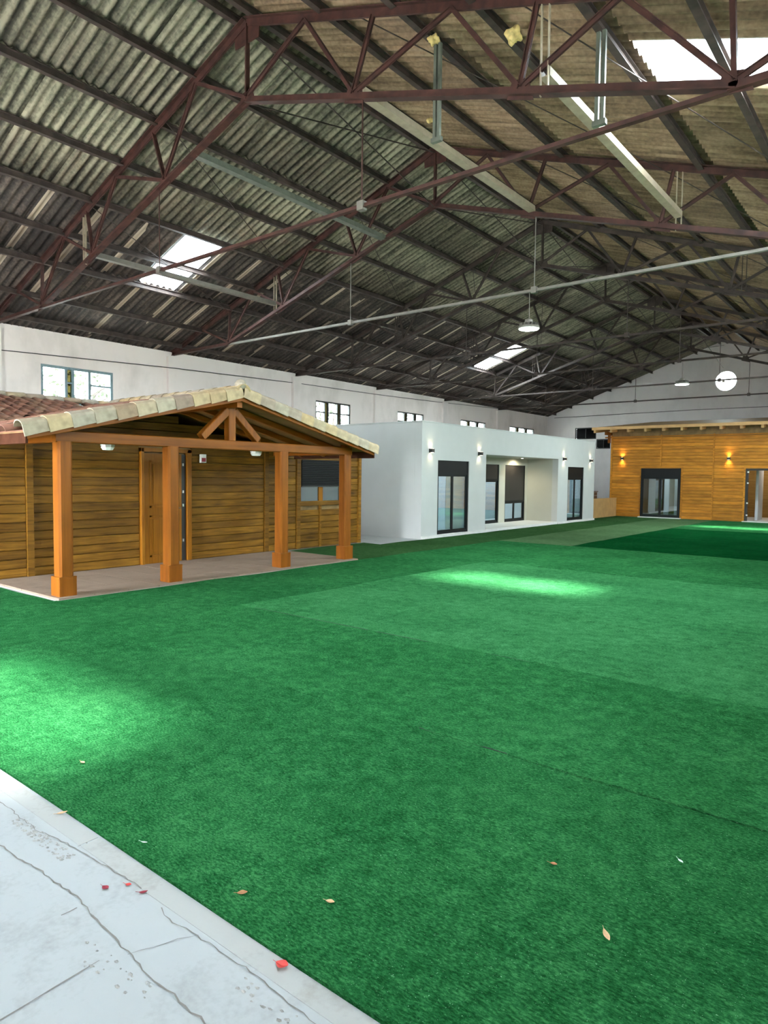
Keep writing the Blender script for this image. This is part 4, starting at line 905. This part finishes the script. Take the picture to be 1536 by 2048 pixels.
# low plywood screen and the crate behind it
t = empty('plywood_screen', (-10.62, 28.0, 0), label='low pale plywood screen closing the gap beside the white house', cat='screen')
MB().box(-.02, .02, -1.9, 1.4, .02, .78).build('panel', M['palew'], t)
MB().bar((0, -1.9, .80), (0, 1.4, .80), .07, .035).build('top_rail', M['palew'], t)
t = empty('wooden_crate', (-11.4, 28.2, 0), label='dark brown wooden crate standing behind the low plywood screen', cat='crate')
for k in range(7): MB().box(-.3, .3, -.25, .25, .02+k*.15, .155+k*.15).build('board', M['brownbox'], t)
MB().box(-.33, .33, -.28, .28, 1.07, 1.1).build('lid', M['brownbox'], t)

# ------------------------------------------------------------------ litter on the grass and concrete
def leaf(loc, L, w, rz, mat, label, cat='leaf', curl=.25):
    n = 6; vs = []; fs = []
    for i in range(n+1):
        u = i/n; x = (u-.5)*L; ww_ = w/2*math.sin(PI*min(max(u, .03), .97))**.8; z = curl*L*(u-.5)**2*1.6
        vs += [(x, -ww_, z+ww_*.45), (x, 0, z), (x, ww_, z+ww_*.45)]
    for i in range(n): a = i*3; fs += [(a, a+3, a+4, a+1), (a+1, a+4, a+5, a+2)]
    t = empty({'leaf': 'fallen_leaf', 'petal': 'fallen_petal', 'scrap': 'paper_scrap'}[cat], loc, rz, label, cat)
    MB().add(vs, fs, True).build('blade', M[mat], t)
    MB().tube([(-L*.5-.012, 0, .004+curl*L*.4), (0, 0, .0015), (L*.45, 0, curl*L*.33)], .0009, 4).build('stem', M[mat], t)
G = .018
leaf((-.83, 2.33, G), .062, .022, -.9, 'leaft', 'tan leaf lying alone on the grass near the lower right corner')
leaf((-1.72, 1.84, G), .035, .022, .4, 'leaft', 'small tan leaf on the grass near the curb, right of the dark leaf')
leaf((-2.02, 1.66, G), .040, .026, .9, 'leafb', 'dark brown leaf on the grass right by the curb')
leaf((-3.65, 1.86, G), .035, .02, .1, 'leaft', 'tiny faded leaf on the bright grass at far left')
leaf((-3.19, 1.52, .008), .050, .022, 1.3, 'leaft', 'yellowish leaf on the concrete edging at left')
leaf((-1.62, 1.50, .007), .045, .04, .3, 'petal', 'bright red petal on the concrete edging', 'petal', .5)
leaf((-2.48, 1.35, .002), .032, .026, .2, 'petald', 'wine red petal farthest out on the concrete', 'petal', .5)
leaf((-2.34, 1.43, .002), .034, .018, 1.0, 'petald', 'wine red petal by the edging crack, right of its neighbour', 'petal', .5)
leaf((-2.43, 1.42, .002), .024, .02, .5, 'petal', 'small red petal by the edging crack, left of its neighbour', 'petal', .5)
leaf((-1.17, 2.63, G), .03, .02, .3, 'leafb', 'small brown leaf on the grass up from the lone tan leaf')
leaf((-.76, 3.0, G), .03, .014, -.6, 'paper', 'pale scrap on the grass at the right', 'scrap')
leaf((-2.64, 1.62, G), .03, .01, .5, 'paper', 'pale green scrap on the grass near the curb at left', 'scrap')

# ------------------------------------------------------------------ trees outside the windows
def tree(x, y, label, seed, top=6.0):
    rnd = random.Random(seed); t = empty('tree', (x, y, -.2), label=label, cat='tree')
    MB().tube([(0, 0, 0), (.1, .05, 1.5), (.0, -.1, 3.0), (.1, .1, top-1)], [.16, .13, .10, .03], 7).build('trunk', M['bark'], t)
    m = MB()
    for _ in range(9):
        a = rnd.random()*6.28; z = rnd.uniform(2.4, top-1.5); L = rnd.uniform(.8, 1.7); m.tube([(0, 0, z), (L*.5*math.cos(a), L*.5*math.sin(a), z+.4), (L*math.cos(a), L*math.sin(a), z+.7)], [.04, .025, .008], 5)
    m.build('branches', M['bark'], t)
    m = MB()
    for _ in range(420):
        a = rnd.random()*6.28; z = rnd.uniform(2.6, top); r = rnd.random()**.6*1.7; c = Vector((r*math.cos(a), r*math.sin(a), z)); s_ = rnd.uniform(.06, .13)
        u = Vector((rnd.uniform(-1, 1), rnd.uniform(-1, 1), rnd.uniform(-1, 1))).normalized(); v = u.orthogonal()
        m.add([c-u*s_, c+v*s_*.45, c+u*s_, c-v*s_*.45], [(0, 1, 2, 3)])
    m.build('foliage', M['leafg'], t, kind='stuff')
tree(-23.5, 12.3, 'leafy tree seen through the first window of the left wall', 3); tree(-24, 25.5, 'leafy tree seen through the second window of the left wall', 5)
tree(-24, 31.5, 'leafy tree seen through the third window of the left wall', 8)
